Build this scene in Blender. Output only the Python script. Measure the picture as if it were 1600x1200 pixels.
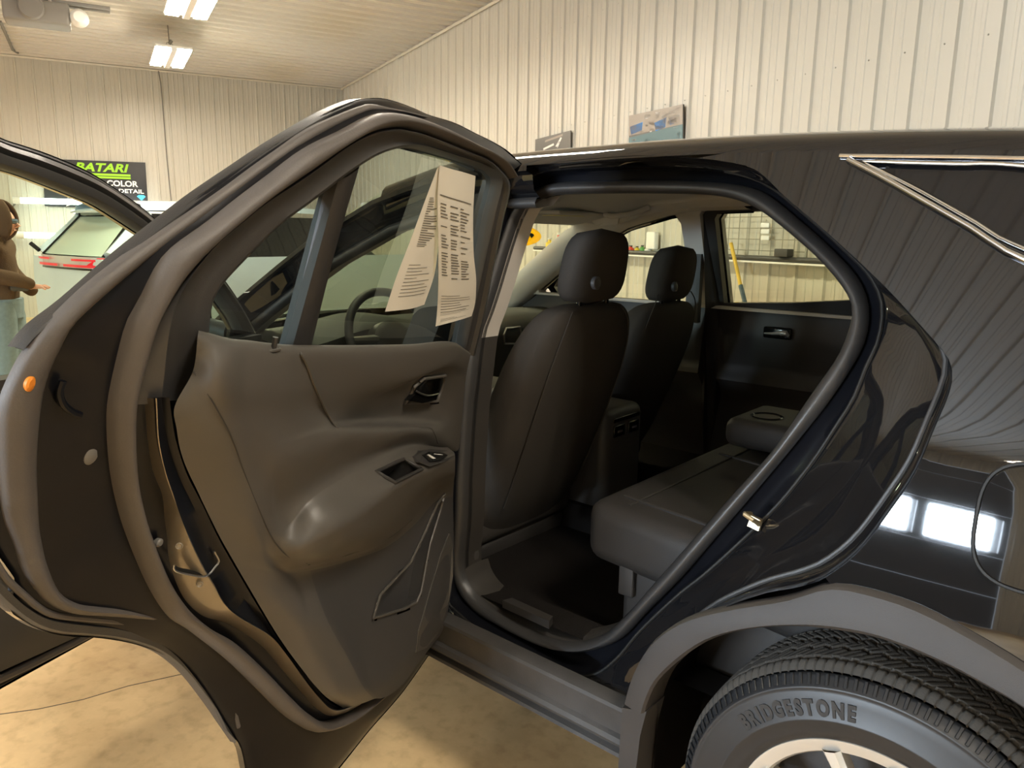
import bpy, bmesh, math, random
from mathutils import Vector, Matrix
from mathutils.geometry import delaunay_2d_cdt

random.seed(7)
for o in list(bpy.data.objects):
    bpy.data.objects.remove(o)
scene = bpy.context.scene
COL = scene.collection

# ------------------------------------------------------------------ camera
# World frame: the black car stands along X (front towards -X), its left flank
# is the surface y = S(x, z) about 1.2 m in front of the photographer.
CAM_H, YAW, PITCH, ROLL, FPX = 1.39, 49.0, 11.2, 0.8, 1190.0
_a, _p, _r = map(math.radians, (YAW, PITCH, ROLL))
_fh = Vector((-math.cos(_a), math.sin(_a), 0))
_rt = Vector((math.sin(_a), math.cos(_a), 0))
_up = Vector((0, 0, 1))
CF = _fh * math.cos(_p) - _up * math.sin(_p)
_u = _up * math.cos(_p) + _fh * math.sin(_p)
CR = _rt * math.cos(_r) + _u * math.sin(_r)
CU = _u * math.cos(_r) - _rt * math.sin(_r)
CAM = Vector((0, 0, CAM_H))
cd = bpy.data.cameras.new('camera')
cam = bpy.data.objects.new('camera', cd)
COL.objects.link(cam)
cd.sensor_width = 36.0
cd.lens = FPX / 1600 * 36
cd.clip_start = 0.02
M = Matrix.Identity(4)
for i, c in enumerate((CR, CU, -CF, CAM)):
    for j in range(3):
        M[j][i] = c[j]
cam.matrix_world = M
scene.camera = cam

# ------------------------------------------------------------------ world, exposure, large lights
world = bpy.data.worlds.new('world')
scene.world = world
world.use_nodes = True
world.node_tree.nodes['Background'].inputs[0].default_value = (0.75, 0.86, 1.0, 1)
world.node_tree.nodes['Background'].inputs[1].default_value = 3.0
vs = scene.view_settings
vs.view_transform = 'Standard'
vs.look = 'None'
vs.exposure = 0.25
vs.gamma = 1.0
vs.use_curve_mapping = False

# room frame: a = along the right-hand wall (away from the photographer),
# b = towards the right-hand wall
_w = math.radians(20.8)
RA = Vector((-math.cos(_w), math.sin(_w), 0))
RB = Vector((math.sin(_w), math.cos(_w), 0))
def room(a, b, z=0.0):
    return RA * a + RB * b + Vector((0, 0, z))
ROOM_A0, ROOM_A1 = -6.5, 14.0
ROOM_B0, ROOM_B1 = -8.0, 4.02
ROOM_H = 3.88
ROOM_ROT = math.atan2(RA.y, RA.x)      # rotation of local X onto RA; local -Y is RB

def area_light(name, loc, direction, sx, sy, power, color):
    l = bpy.data.lights.new(name, 'AREA')
    l.shape = 'RECTANGLE'; l.size = sx; l.size_y = sy; l.energy = power; l.color = color
    o = bpy.data.objects.new(name, l); COL.objects.link(o)
    o.location = loc
    o.rotation_euler = Vector(direction).to_track_quat('-Z', 'Y').to_euler()
    return o
# daylight coming in through the windows of the overhead doors in the left-hand wall
DAY = 210.0
DOOR_A = (-2.3, 1.7)                 # extent of the near overhead door along the wall
for k in range(4):
    area_light('daylight', room(DOOR_A[0] + 0.5 + k * 1.0, ROOM_B0 - 0.3, 1.55), RB, 0.8, 0.5, DAY, (0.72, 0.86, 1.0))

# ------------------------------------------------------------------ materials
def lin(c):
    return tuple((v / 12.92 if v <= 0.04045 else ((v + 0.055) / 1.055) ** 2.4) for v in c)
def rgb(r, g, b):
    return lin((r / 255, g / 255, b / 255))
MATS = {}
def mat(name, color, rough=0.5, metal=0.0, spec=0.5, coat=0.0, coat_rough=0.03, bump=0.0, bscale=200.0,
        var=0.0, vscale=8.0, emit=None, estr=0.0, dist=0.002, sheen=0.0):
    m = bpy.data.materials.new(name); m.use_nodes = True
    nt = m.node_tree; b = nt.nodes['Principled BSDF']
    b.inputs['Base Color'].default_value = (*color, 1)
    b.inputs['Roughness'].default_value = rough
    b.inputs['Metallic'].default_value = metal
    b.inputs['Specular IOR Level'].default_value = spec
    b.inputs['Coat Weight'].default_value = coat
    b.inputs['Coat Roughness'].default_value = coat_rough
    if sheen:
        b.inputs['Sheen Weight'].default_value = sheen
    if emit:
        b.inputs['Emission Color'].default_value = (*emit, 1)
        b.inputs['Emission Strength'].default_value = estr
    if bump or var:
        tc = nt.nodes.new('ShaderNodeTexCoord')
        n = nt.nodes.new('ShaderNodeTexNoise')
        nt.links.new(tc.outputs['Object'], n.inputs['Vector'])
        n.inputs['Detail'].default_value = 6
        if var:
            n.inputs['Scale'].default_value = vscale
            mx = nt.nodes.new('ShaderNodeMix'); mx.data_type = 'RGBA'
            mx.inputs[6].default_value = (*[c * (1 - var) for c in color], 1)
            mx.inputs[7].default_value = (*[min(1, c * (1 + var)) for c in color], 1)
            nt.links.new(n.outputs['Fac'], mx.inputs[0])
            nt.links.new(mx.outputs[2], b.inputs['Base Color'])
        if bump:
            n2 = nt.nodes.new('ShaderNodeTexNoise'); n2.inputs['Scale'].default_value = bscale
            nt.links.new(tc.outputs['Object'], n2.inputs['Vector'])
            bp = nt.nodes.new('ShaderNodeBump'); bp.inputs['Strength'].default_value = bump
            bp.inputs['Distance'].default_value = dist
            nt.links.new(n2.outputs['Fac'], bp.inputs['Height'])
            nt.links.new(bp.outputs['Normal'], b.inputs['Normal'])
    MATS[name] = m
    return m
def glass(name, tint, refl=0.06, haze=0.0):
    """thin automotive glass: tinted transmission plus a clear surface reflection"""
    m = bpy.data.materials.new(name); m.use_nodes = True
    nt = m.node_tree; nt.nodes.clear()
    out = nt.nodes.new('ShaderNodeOutputMaterial')
    tr = nt.nodes.new('ShaderNodeBsdfTransparent'); tr.inputs[0].default_value = (*tint, 1)
    gl = nt.nodes.new('ShaderNodeBsdfGlossy'); gl.inputs['Roughness'].default_value = 0.01
    gl.inputs['Color'].default_value = (1, 1, 1, 1)
    lw = nt.nodes.new('ShaderNodeLayerWeight'); lw.inputs['Blend'].default_value = 0.5
    pw = nt.nodes.new('ShaderNodeMath'); pw.operation = 'POWER'; pw.inputs[1].default_value = 4.5
    fr = nt.nodes.new('ShaderNodeMath'); fr.operation = 'MULTIPLY_ADD'; fr.inputs[1].default_value = 0.85; fr.inputs[2].default_value = refl
    nt.links.new(lw.outputs['Facing'], pw.inputs[0]); nt.links.new(pw.outputs[0], fr.inputs[0])
    mx = nt.nodes.new('ShaderNodeMixShader')
    nt.links.new(fr.outputs[0], mx.inputs[0])
    nt.links.new(tr.outputs[0], mx.inputs[1]); nt.links.new(gl.outputs[0], mx.inputs[2])
    last = mx
    if haze:
        df = nt.nodes.new('ShaderNodeBsdfDiffuse'); df.inputs[0].default_value = (0.6, 0.62, 0.6, 1)
        tc = nt.nodes.new('ShaderNodeTexCoord'); nz = nt.nodes.new('ShaderNodeTexNoise')
        nz.inputs['Scale'].default_value = 7.0; nz.inputs['Detail'].default_value = 8
        nt.links.new(tc.outputs['Object'], nz.inputs['Vector'])
        rp = nt.nodes.new('ShaderNodeMapRange')
        rp.inputs[1].default_value = 0.45; rp.inputs[2].default_value = 0.8
        rp.inputs[3].default_value = 0.0; rp.inputs[4].default_value = haze
        nt.links.new(nz.outputs['Fac'], rp.inputs[0])
        m2 = nt.nodes.new('ShaderNodeMixShader')
        nt.links.new(rp.outputs[0], m2.inputs[0]); nt.links.new(mx.outputs[0], m2.inputs[1]); nt.links.new(df.outputs[0], m2.inputs[2])
        last = m2
    nt.links.new(last.outputs[0], out.inputs[0])
    MATS[name] = m
    return m

# paint and plastics
mat('paint', (0.006, 0.0063, 0.0075), rough=0.035, spec=0.42, coat=1.0, coat_rough=0.015)
mat('paint_inner', (0.006, 0.0065, 0.009), rough=0.30, spec=0.20, coat=0.12, coat_rough=0.08, var=0.35, vscale=14)
mat('rubber', (0.035, 0.034, 0.034), rough=0.42, spec=0.6, bump=0.15, bscale=500)
mat('rubber_dusty', (0.100, 0.088, 0.080), rough=0.55, spec=0.5, bump=0.15, bscale=400, var=0.15, vscale=20)
mat('cladding', (0.036, 0.032, 0.030), rough=0.52, spec=0.45, bump=0.25, bscale=900, var=0.3, vscale=6)
mat('cladding_dirty', (0.05, 0.047, 0.045), rough=0.62, spec=0.4, bump=0.3, bscale=300, var=0.6, vscale=9)
mat('trim_plastic', (0.058, 0.055, 0.053), rough=0.46, spec=0.5, bump=0.25, bscale=1200, dist=0.001)
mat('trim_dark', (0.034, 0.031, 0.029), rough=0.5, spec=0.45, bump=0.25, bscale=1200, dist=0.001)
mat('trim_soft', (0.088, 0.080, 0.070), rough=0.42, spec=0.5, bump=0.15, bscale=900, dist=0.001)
mat('black_hole', (0.004, 0.004, 0.004), rough=0.6)
mat('gloss_black', (0.006, 0.006, 0.006), rough=0.12, spec=0.5)
mat('chrome', (0.80, 0.80, 0.80), rough=0.08, metal=1.0)
mat('handle_silver', (0.85, 0.84, 0.82), rough=0.22, metal=0.6)
mat('satin', (0.55, 0.54, 0.52), rough=0.3, metal=1.0)
mat('brass_steel', (0.50, 0.42, 0.28), rough=0.42, metal=1.0)
mat('door_metal', (0.30, 0.25, 0.18), rough=0.33, metal=0.5, coat=0.7, var=0.15, vscale=12)
mat('seat_cloth', (0.058, 0.052, 0.046), rough=0.95, spec=0.08, bump=0.5, bscale=900)
mat('seat_leather', (0.030, 0.028, 0.027), rough=0.55, spec=0.4, bump=0.2, bscale=500)
mat('carpet', (0.018, 0.016, 0.015), rough=1.0, spec=0.05, bump=0.8, bscale=700, dist=0.004)
mat('headliner', (0.58, 0.56, 0.53), rough=0.95, spec=0.1, bump=0.2, bscale=900)
mat('pillar_trim', (0.52, 0.49, 0.45), rough=0.8, spec=0.2, bump=0.15, bscale=900)
mat('dash', (0.055, 0.056, 0.050), rough=0.6, spec=0.4, bump=0.3, bscale=800)
mat('sill_trim', (0.040, 0.036, 0.032), rough=0.5, spec=0.4, bump=0.2, bscale=800)
mat('tyre', (0.088, 0.080, 0.070), rough=0.62, spec=0.35, bump=0.2, bscale=300, var=0.2, vscale=12)
mat('tyre_wall', (0.020, 0.021, 0.023), rough=0.42, spec=0.5)
mat('alloy', (0.72, 0.69, 0.63), rough=0.36, metal=0.55)
glass('glass_tint', (0.42, 0.475, 0.435), haze=0.05)
glass('glass_clear', (0.86, 0.90, 0.70))
glass('glass_front', (0.80, 0.92, 0.82))
mat('glass_privacy', (0.006, 0.006, 0.007), rough=0.04, spec=0.6)
mat('paper', rgb(236, 230, 216), rough=0.85, spec=0.15)
mat('print_ink', (0.17, 0.15, 0.12), rough=0.9, spec=0.1)
mat('sticker_yellow', (0.95, 0.66, 0.01), rough=0.5)
_nt = MATS['sticker_yellow'].node_tree                     # thin film: lets the light behind it through
_tl = _nt.nodes.new('ShaderNodeBsdfTranslucent'); _tl.inputs[0].default_value = (0.95, 0.70, 0.02, 1)
_mx = _nt.nodes.new('ShaderNodeMixShader'); _mx.inputs[0].default_value = 0.7
_nt.links.new(_nt.nodes['Principled BSDF'].outputs[0], _mx.inputs[1]); _nt.links.new(_tl.outputs[0], _mx.inputs[2])
_nt.links.new(_mx.outputs[0], _nt.nodes['Material Output'].inputs[0])
mat('sticker_ink', (0.01, 0.06, 0.10), rough=0.5)

# ------------------------------------------------------------------ mesh helpers
def mesh_obj(name, verts, faces, material, parent=None, smooth=True, sharp=38.0, mats=None, fmat=None):
    me = bpy.data.meshes.new(name)
    me.from_pydata([tuple(v) for v in verts], [], faces)
    bm = bmesh.new(); bm.from_mesh(me)
    bmesh.ops.remove_doubles(bm, verts=bm.verts, dist=1e-5)
    bmesh.ops.recalc_face_normals(bm, faces=bm.faces)
    if smooth:
        th = math.radians(sharp)
        for f in bm.faces: f.smooth = True
        for e in bm.edges:
            if len(e.link_faces) == 2 and e.calc_face_angle(0) > th:
                e.smooth = False
    bm.to_mesh(me); bm.free()
    if mats:
        for m_ in mats: me.materials.append(MATS[m_])
    else:
        me.materials.append(MATS[material])
    o = bpy.data.objects.new(name, me)
    COL.objects.link(o)
    if parent is not None:
        set_parent(o, parent)
    return o
LOC = {}
def set_parent(o, p):
    o.parent = p
    if p in LOC:
        o.matrix_parent_inverse = LOC[p].inverted()
def empty(name, loc, label, cat, group=None, rotz=0.0):
    o = bpy.data.objects.new(name, None)
    COL.objects.link(o)
    o.location = loc; o.rotation_euler = (0, 0, rotz); o.empty_display_size = 0.1
    LOC[o] = Matrix.Translation(Vector(loc)) @ Matrix.Rotation(rotz, 4, 'Z')
    return tag(o, label, cat, group)
def tag(o, label=None, cat=None, group=None, kind=None):
    if label: o['label'] = label
    if cat: o['category'] = cat
    if group: o['group'] = group
    if kind: o['kind'] = kind
    return o

class MB:
    """collects shapes that make up one mesh"""
    def __init__(self): self.v = []; self.f = []
    def add(self, verts, faces):
        n = len(self.v); self.v += [Vector(v) for v in verts]
        self.f += [tuple(i + n for i in f) for f in faces]
        return self
    def grid(self, rows, cu=False, cv=False):
        R, C = len(rows), len(rows[0])
        fs = []
        for i in range(R if cv else R - 1):
            for j in range(C if cu else C - 1):
                i2, j2 = (i + 1) % R, (j + 1) % C
                fs.append((i * C + j, i * C + j2, i2 * C + j2, i2 * C + j))
        return self.add([p for r in rows for p in r], fs)
    def box(self, x0, x1, y0, y1, z0, z1, T=None):
        vs = [Vector((x, y, z)) for x in (x0, x1) for y in (y0, y1) for z in (z0, z1)]
        if T: vs = [T(v) for v in vs]
        return self.add(vs, [(0, 1, 3, 2), (4, 6, 7, 5), (0, 4, 5, 1), (2, 3, 7, 6), (0, 2, 6, 4), (1, 5, 7, 3)])
    def tube(self, pts, r, n=10, closed=False, caps=True):
        pts = [Vector(p) for p in pts]; N = len(pts)
        rs = r if isinstance(r, (list, tuple)) else [r] * N
        rows = []; prev = None
        for i, p in enumerate(pts):
            if closed: t = pts[(i + 1) % N] - pts[i - 1]
            else: t = pts[min(i + 1, N - 1)] - pts[max(i - 1, 0)]
            if t.length < 1e-9: t = Vector((0, 0, 1))
            t.normalize()
            if prev is None:
                a = Vector((0, 0, 1)) if abs(t.z) < 0.9 else Vector((1, 0, 0))
                prev = (a - t * a.dot(t)).normalized()
            else:
                prev = (prev - t * prev.dot(t)).normalized()
            b = t.cross(prev)
            rows.append([p + (prev * math.cos(k * 2 * math.pi / n) + b * math.sin(k * 2 * math.pi / n)) * rs[i] for k in range(n)])
        self.grid(rows, cu=True, cv=closed)
        if caps and not closed:
            base = len(self.v) - N * n
            self.f.append(tuple(base + k for k in range(n)))
            self.f.append(tuple(base + (N - 1) * n + k for k in reversed(range(n))))
        return self
    def lathe(self, prof, origin, axis='z', n=32, T=None):
        """prof: (r, h) pairs turned about the axis through origin"""
        rows = []
        for (r, h) in prof:
            row = []
            for k in range(n):
                a = k * 2 * math.pi / n
                c, s = r * math.cos(a), r * math.sin(a)
                if axis == 'z': p = Vector((c, s, h))
                elif axis == 'y': p = Vector((c, h, s))
                else: p = Vector((h, c, s))
                p += Vector(origin)
                row.append(T(p) if T else p)
            rows.append(row)
        return self.grid(rows, cu=True)
    def prism(self, poly, f0, f1):
        """poly 2-D outline; f0/f1 map it to the two caps"""
        n = len(poly)
        a = [f0(*p) for p in poly]; b = [f1(*p) for p in poly]
        fs = [(i, (i + 1) % n, n + (i + 1) % n, n + i) for i in range(n)]
        fs += [tuple(range(n)), tuple(range(2 * n - 1, n - 1, -1))]
        return self.add(a + b, fs)
    def build(self, name, material, parent=None, **k):
        return mesh_obj(name, self.v, self.f, material, parent, **k)

def rbox(name, material, parent, x0, x1, y0, y1, z0, z1, r=0.01, seg=3, T=None, **k):
    """bevelled box"""
    bm = bmesh.new()
    m = MB().box(x0, x1, y0, y1, z0, z1)
    vs = [bm.verts.new(v) for v in m.v]
    for f in m.f: bm.faces.new([vs[i] for i in f])
    bmesh.ops.recalc_face_normals(bm, faces=bm.faces)
    bmesh.ops.bevel(bm, geom=bm.edges[:], offset=r, segments=seg, affect='EDGES', profile=0.5)
    bm.verts.index_update()
    verts = [T(v.co.copy()) if T else v.co.copy() for v in bm.verts]
    faces = [tuple(v.index for v in f.verts) for f in bm.faces]
    bm.free()
    return mesh_obj(name, verts, faces, material, parent, **k)

def spline(pts, n, closed=False):
    """Catmull-Rom through pts (tuples of any length), n points evenly by arc length"""
    P_ = [list(p) for p in pts]; D = len(P_[0]); N = len(P_); out = []
    segs = N if closed else N - 1
    for i in range(segs):
        p1, p2 = P_[i], P_[(i + 1) % N]
        p0 = P_[i - 1] if (i > 0 or closed) else [2 * a - b for a, b in zip(p1, p2)]
        p3 = P_[(i + 2) % N] if (i + 2 < N or closed) else [2 * b - a for a, b in zip(p1, p2)]
        for k in range(10):
            t = k / 10
            out.append([0.5 * (2 * p1[d] + (p2[d] - p0[d]) * t + (2 * p0[d] - 5 * p1[d] + 4 * p2[d] - p3[d]) * t * t
                        + (3 * p1[d] - p0[d] - 3 * p2[d] + p3[d]) * t ** 3) for d in range(D)])
    out.append(P_[0][:] if closed else P_[-1][:])
    L = [0.0]
    for a, b in zip(out[:-1], out[1:]):
        L.append(L[-1] + math.sqrt(sum((u - v) ** 2 for u, v in zip(a[:3], b[:3]))))
    res = []; j = 0
    cnt = n if closed else n - 1
    for i in range(n):
        s = L[-1] * i / cnt
        while j < len(L) - 2 and L[j + 1] < s: j += 1
        d = L[j + 1] - L[j]; t = (s - L[j]) / d if d > 1e-12 else 0
        res.append(tuple(u + (v - u) * t for u, v in zip(out[j], out[j + 1])))
    return res
def lerp(a, b, t): return tuple(u + (v - u) * t for u, v in zip(a, b))

# ------------------------------------------------------------------ picture ray -> point on a real surface
def ray(px, py):
    return CR * ((px - 800) / FPX) - CU * ((py - 600) / FPX) + CF
def at_y(px, py, y):
    d = ray(px, py); return CAM + d * (y / d.y)
def at_z(px, py, z):
    d = ray(px, py); return CAM + d * ((z - CAM.z) / d.z)
def at_a(px, py, a):
    d = ray(px, py); return CAM + d * (a / d.dot(RA))
def at_b(px, py, b):
    d = ray(px, py); return CAM + d * (b / d.dot(RB))
# ================================================================== the room
mat('wall_metal', rgb(188, 184, 172), rough=0.38, spec=0.5, var=0.03, vscale=2)
mat('ceiling_metal', rgb(190, 186, 176), rough=0.4, spec=0.5)
def concrete():
    m = bpy.data.materials.new('concrete'); m.use_nodes = True
    nt = m.node_tree; b = nt.nodes['Principled BSDF']
    tc = nt.nodes.new('ShaderNodeTexCoord')
    n1 = nt.nodes.new('ShaderNodeTexNoise'); n1.inputs['Scale'].default_value = 1.6; n1.inputs['Detail'].default_value = 10
    n1.inputs['Roughness'].default_value = 0.65
    n2 = nt.nodes.new('ShaderNodeTexNoise'); n2.inputs['Scale'].default_value = 22; n2.inputs['Detail'].default_value = 8
    cr = nt.nodes.new('ShaderNodeValToRGB')
    cr.color_ramp.elements[0].position = 0.3; cr.color_ramp.elements[0].color = (*rgb(172, 142, 100), 1)
    cr.color_ramp.elements[1].position = 0.72; cr.color_ramp.elements[1].color = (*rgb(232, 202, 152), 1)
    mx = nt.nodes.new('ShaderNodeMix'); mx.data_type = 'RGBA'; mx.blend_type = 'MULTIPLY'; mx.inputs[0].default_value = 0.45
    nt.links.new(tc.outputs['Object'], n1.inputs['Vector']); nt.links.new(tc.outputs['Object'], n2.inputs['Vector'])
    nt.links.new(n1.outputs['Fac'], cr.inputs[0])
    nt.links.new(cr.outputs[0], mx.inputs[6]); nt.links.new(n2.outputs['Color'], mx.inputs[7])
    cr2 = nt.nodes.new('ShaderNodeValToRGB')
    cr2.color_ramp.elements[0].position = 0.28; cr2.color_ramp.elements[0].color = (0.55, 0.5, 0.45, 1)
    cr2.color_ramp.elements[1].position = 0.5; cr2.color_ramp.elements[1].color = (1, 1, 1, 1)
    nt.links.new(n2.outputs['Fac'], cr2.inputs[0]); nt.links.new(cr2.outputs[0], mx.inputs[7])
    nt.links.new(mx.outputs[2], b.inputs['Base Color'])
    b.inputs['Roughness'].default_value = 0.42
    bp = nt.nodes.new('ShaderNodeBump'); bp.inputs['Strength'].default_value = 0.25; bp.inputs['Distance'].default_value = 0.003
    nt.links.new(n2.outputs['Fac'], bp.inputs['Height']); nt.links.new(bp.outputs['Normal'], b.inputs['Normal'])
    MATS['concrete'] = m
concrete()

A0, A1, B0, B1, H = ROOM_A0, ROOM_A1, ROOM_B0, ROOM_B1, ROOM_H
def struct(o): return tag(o, kind='structure')
m = MB(); 
m.add([room(A0, B0, 0), room(A1, B0, 0), room(A1, B1, 0), room(A0, B1, 0), room(A0, B0, -.2), room(A1, B0, -.2), room(A1, B1, -.2), room(A0, B1, -.2)],
      [(0, 1, 2, 3), (7, 6, 5, 4), (0, 4, 5, 1), (1, 5, 6, 2), (2, 6, 7, 3), (3, 7, 4, 0)])
floor = struct(m.build('floor', 'concrete', smooth=False))
# saw-cut joint and hairline cracks in the slab
mat('joint', (0.12, 0.09, 0.06), rough=0.9)
c = MB()
for pts in ([(0, 1116), (60, 1108), (130, 1093), (200, 1072), (300, 1050), (420, 1010)],):
    pp = [at_z(x, y, 0.0) for x, y in pts]
    c.tube([(p.x, p.y, -0.0005) for p in pp], 0.0022, n=6)
c.build('floor_crack', 'joint', floor)

# ribbed sheet-metal profile: 229 mm major ribs with two shallow stiffeners between
def rib_profile(length, pitch=0.2286, h=0.017, minor=True):
    pts = []
    n = int(math.ceil(length / pitch))
    for k in range(n):
        s = k * pitch
        pr = [(0, 0), (0.009, h), (0.028, h), (0.037, 0)]
        if minor:
            pr += [(0.095, 0), (0.10, 0.004), (0.118, 0.004), (0.123, 0), (0.155, 0), (0.16, 0.004), (0.178, 0.004), (0.183, 0)]
        pts += [(s + a, b) for a, b in pr if s + a <= length]
    pts.append((length, 0))
    return pts
def ribbed(name, p0, du, length, dn, dv, height, material='wall_metal', **k):
    """sheet starting at p0, ribs spaced along du, running along dv, proud along dn"""
    pr = rib_profile(length, **k)
    rows = [[p0 + du * s + dn * t for s, t in pr], [p0 + du * s + dn * t + dv * height for s, t in pr]]
    o = MB().grid(rows).build(name, material, smooth=False)
    return struct(o)
Z = Vector((0, 0, 1))
wr = ribbed('wall_right', room(A0, B1), RA, A1 - A0, -RB, Z, H)
wb = ribbed('wall_back', room(A1, B0), RB, B1 - B0, -RA, Z, H)
wf = ribbed('wall_front', room(A0, B0), RB, B1 - B0, RA, Z, H)
ceil = ribbed('ceiling', room(A0, B0, H), RA, A1 - A0, -Z, RB, B1 - B0, 'ceiling_metal', h=0.032)
# left-hand wall: overhead door with a row of windows
door_a0, door_a1, door_h = DOOR_A[0], DOOR_A[1], 3.05
wl = ribbed('wall_left', room(A0, B0), RA, door_a0 - A0, RB, Z, H)
wl2 = ribbed('wall_left', room(door_a1, B0), RA, A1 - door_a1, RB, Z, H)
wl3 = ribbed('wall_left', room(door_a0, B0, door_h), RA, door_a1 - door_a0, RB, Z, H - door_h)
def doorbox(mb, a0, a1, z0, z1, b0=B0 - 0.08, b1=B0 - 0.03):
    vs = [room(a, b, z) for a in (a0, a1) for b in (b0, b1) for z in (z0, z1)]
    mb.add(vs, [(0, 1, 3, 2), (4, 6, 7, 5), (0, 4, 5, 1), (2, 3, 7, 6), (0, 2, 6, 4), (1, 5, 7, 3)])
mat('door_panel', rgb(62, 62, 64), rough=0.5)
od = None
for r in range(5):
    z0, z1 = r * 0.61, r * 0.61 + 0.60
    DP = MB()
    if r != 2:
        doorbox(DP, door_a0, door_a1, z0, z1)
    else:
        doorbox(DP, door_a0, door_a1, z0, z0 + 0.06); doorbox(DP, door_a0, door_a1, z1 - 0.06, z1)
        for k in range(5):
            a = door_a0 + k * (door_a1 - door_a0) / 4
            doorbox(DP, max(door_a0, a - 0.07), min(door_a1, a + 0.07), z0 + 0.06, z1 - 0.06)
    o = DP.build('door_1' if od is None else 'door_section', 'door_panel', od, smooth=False)
    if od is None: od = struct(o)
# trims where ceiling meets the walls
tm = MB()
vs = lambda a, b, z: room(a, b, z)
T1 = MB(); 
T1.tube([room(A0, B1 - 0.03, H - 0.03), room(A1, B1 - 0.03, H - 0.03)], 0.022, n=4); struct(T1.build('trim_1', 'wall_metal', smooth=False))
T2 = MB(); T2.tube([room(A1 - 0.03, B0, H - 0.03), room(A1 - 0.03, B1, H - 0.03)], 0.022, n=4); struct(T2.build('trim_2', 'wall_metal', smooth=False))
# screw heads in rows on the right wall
mat('screw', (0.45, 0.43, 0.38), rough=0.4, metal=0.6)
SC = MB()
for zrow in (0.6, 1.5, 2.4, 3.3):
    for k in range(int((A1 - A0) / 0.2286)):
        p = room(A0 + k * 0.2286 + 0.075, B1 - 0.003, zrow)
        SC.add([p + RA * 0.006, p + Z * 0.006, p - RA * 0.006, p - Z * 0.006, p - RB * 0.005], [(0, 1, 4), (1, 2, 4), (2, 3, 4), (3, 0, 4)])
tag(SC.build('wall_screws', 'screw', wr, smooth=False), kind='stuff')

# ------------------------------------------------------------------ ceiling lights (hung on wire)
LIGHT_E = 92.0
mat('lamp', (1, 0.95, 0.85), emit=(1.0, 0.90, 0.75), estr=LIGHT_E)
mat('lamp_boosted', (1, 0.95, 0.85), emit=(1.0, 0.88, 0.70), estr=LIGHT_E * 1.9)  # emission raised to brighten the back wall and the car's flank
mat('lamp_body', (0.8, 0.8, 0.78), rough=0.4)
mat('wire', (0.25, 0.24, 0.22), rough=0.5, metal=0.5)
def ceiling_light(c, label, group=None, L=1.15, cable=True, lamp='lamp'):
    """twin-panel LED fixture; its long side runs along the room"""
    e = empty('ceiling_light', c, label, 'light', group)
    def bx(a0, a1, b0, b1, z0, z1):
        mb = MB(); vs = [c + RA * a + RB * b + Z * z for a in (a0, a1) for b in (b0, b1) for z in (z0, z1)]
        mb.add(vs, [(0, 1, 3, 2), (4, 6, 7, 5), (0, 4, 5, 1), (2, 3, 7, 6), (0, 2, 6, 4), (1, 5, 7, 3)]); return mb
    bx(-L / 2, L / 2, -0.20, 0.20, 0.012, 0.035).build('housing', 'lamp_body', e, smooth=False)
    for s in (-1, 1):
        bx(-L / 2 + .02, L / 2 - .02, s * 0.13 - 0.062, s * 0.13 + 0.062, -0.006, 0.012).build('diffuser', lamp, e, smooth=False)
    bx(-L / 2, L / 2, -0.03, 0.03, -0.02, 0.012).build('driver_channel', 'lamp_body', e, smooth=False)
    if cable:
        top = H - c.z
        for s in (-1, 1):
            MB().tube([c + RB * (s * .1) + Z * .03, c + RB * (s * .02) + Z * (top * .45)], 0.004, n=6).build('hanger_wire', 'wire', e)
        MB().tube([c + Z * (top * .45), c + RA * 0.05 + Z * top], 0.006, n=6).build('hanger_wire', 'wire', e)
        MB().tube([c + Z * (top * .40), c + RB * .03 + Z * (top * .5)], 0.02, n=6).build('cable_knot', 'wire', e)
    return e
zl = H - 0.42
def on_ceiling(px, py, z): return at_z(px, py, z)
c1 = on_ceiling(266, 91, zl); c2 = on_ceiling(300, 4, zl)
lamp_spots = [(c1, 'hanging twin panel LED light just in front of the back wall'),
              (c2, 'hanging twin panel LED light between back-wall light and overhead door')]
for c, lab in lamp_spots:
    ceiling_light(c, lab, lamp='lamp_boosted')
# unseen lamps: the same row continued, and a second row added as fill
b_row = c1.dot(RB)
for a, b, lab in ((3.4, b_row, 'twin panel ceiling light above the open front door of the black car'),
                  (-0.9, b_row, 'twin panel ceiling light above the rear of the black car'),
                  (12.0, -5.2, 'added unseen twin panel ceiling light in the second row beside the silver crossover'),
                  (6.0, -5.2, 'added unseen twin panel ceiling light in the second row beside the overhead door'),
                  (-2.0, -5.6, 'added unseen twin panel ceiling light in the second row in front of the overhead door')):
    ceiling_light(room(a, b, zl), lab, lamp='lamp_boosted' if b < -4 else 'lamp')
# ================================================================== the black car
P = 1.2                      # y of the near flank
YC = P + 0.92                # centre line of the car
ZB = 1.075                   # shoulder height
def softplus(t, k): 
    return k * math.log1p(math.exp(t / k)) if t / k < 30 else t
def S(x, z):
    return P + 0.18 * softplus(z - 0.76, 0.03) + 0.17 * softplus(z - ZB, 0.012) + 0.04 * (z - 0.8) ** 2 + 0.012 * (x + 1.1) ** 2
def Pt(x, z, off=0.0):
    return Vector((x, S(x, z) + off, z))
def far(v):                  # mirror a point to the other flank
    return Vector((v.x, 2 * YC - v.y, v.z))
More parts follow.
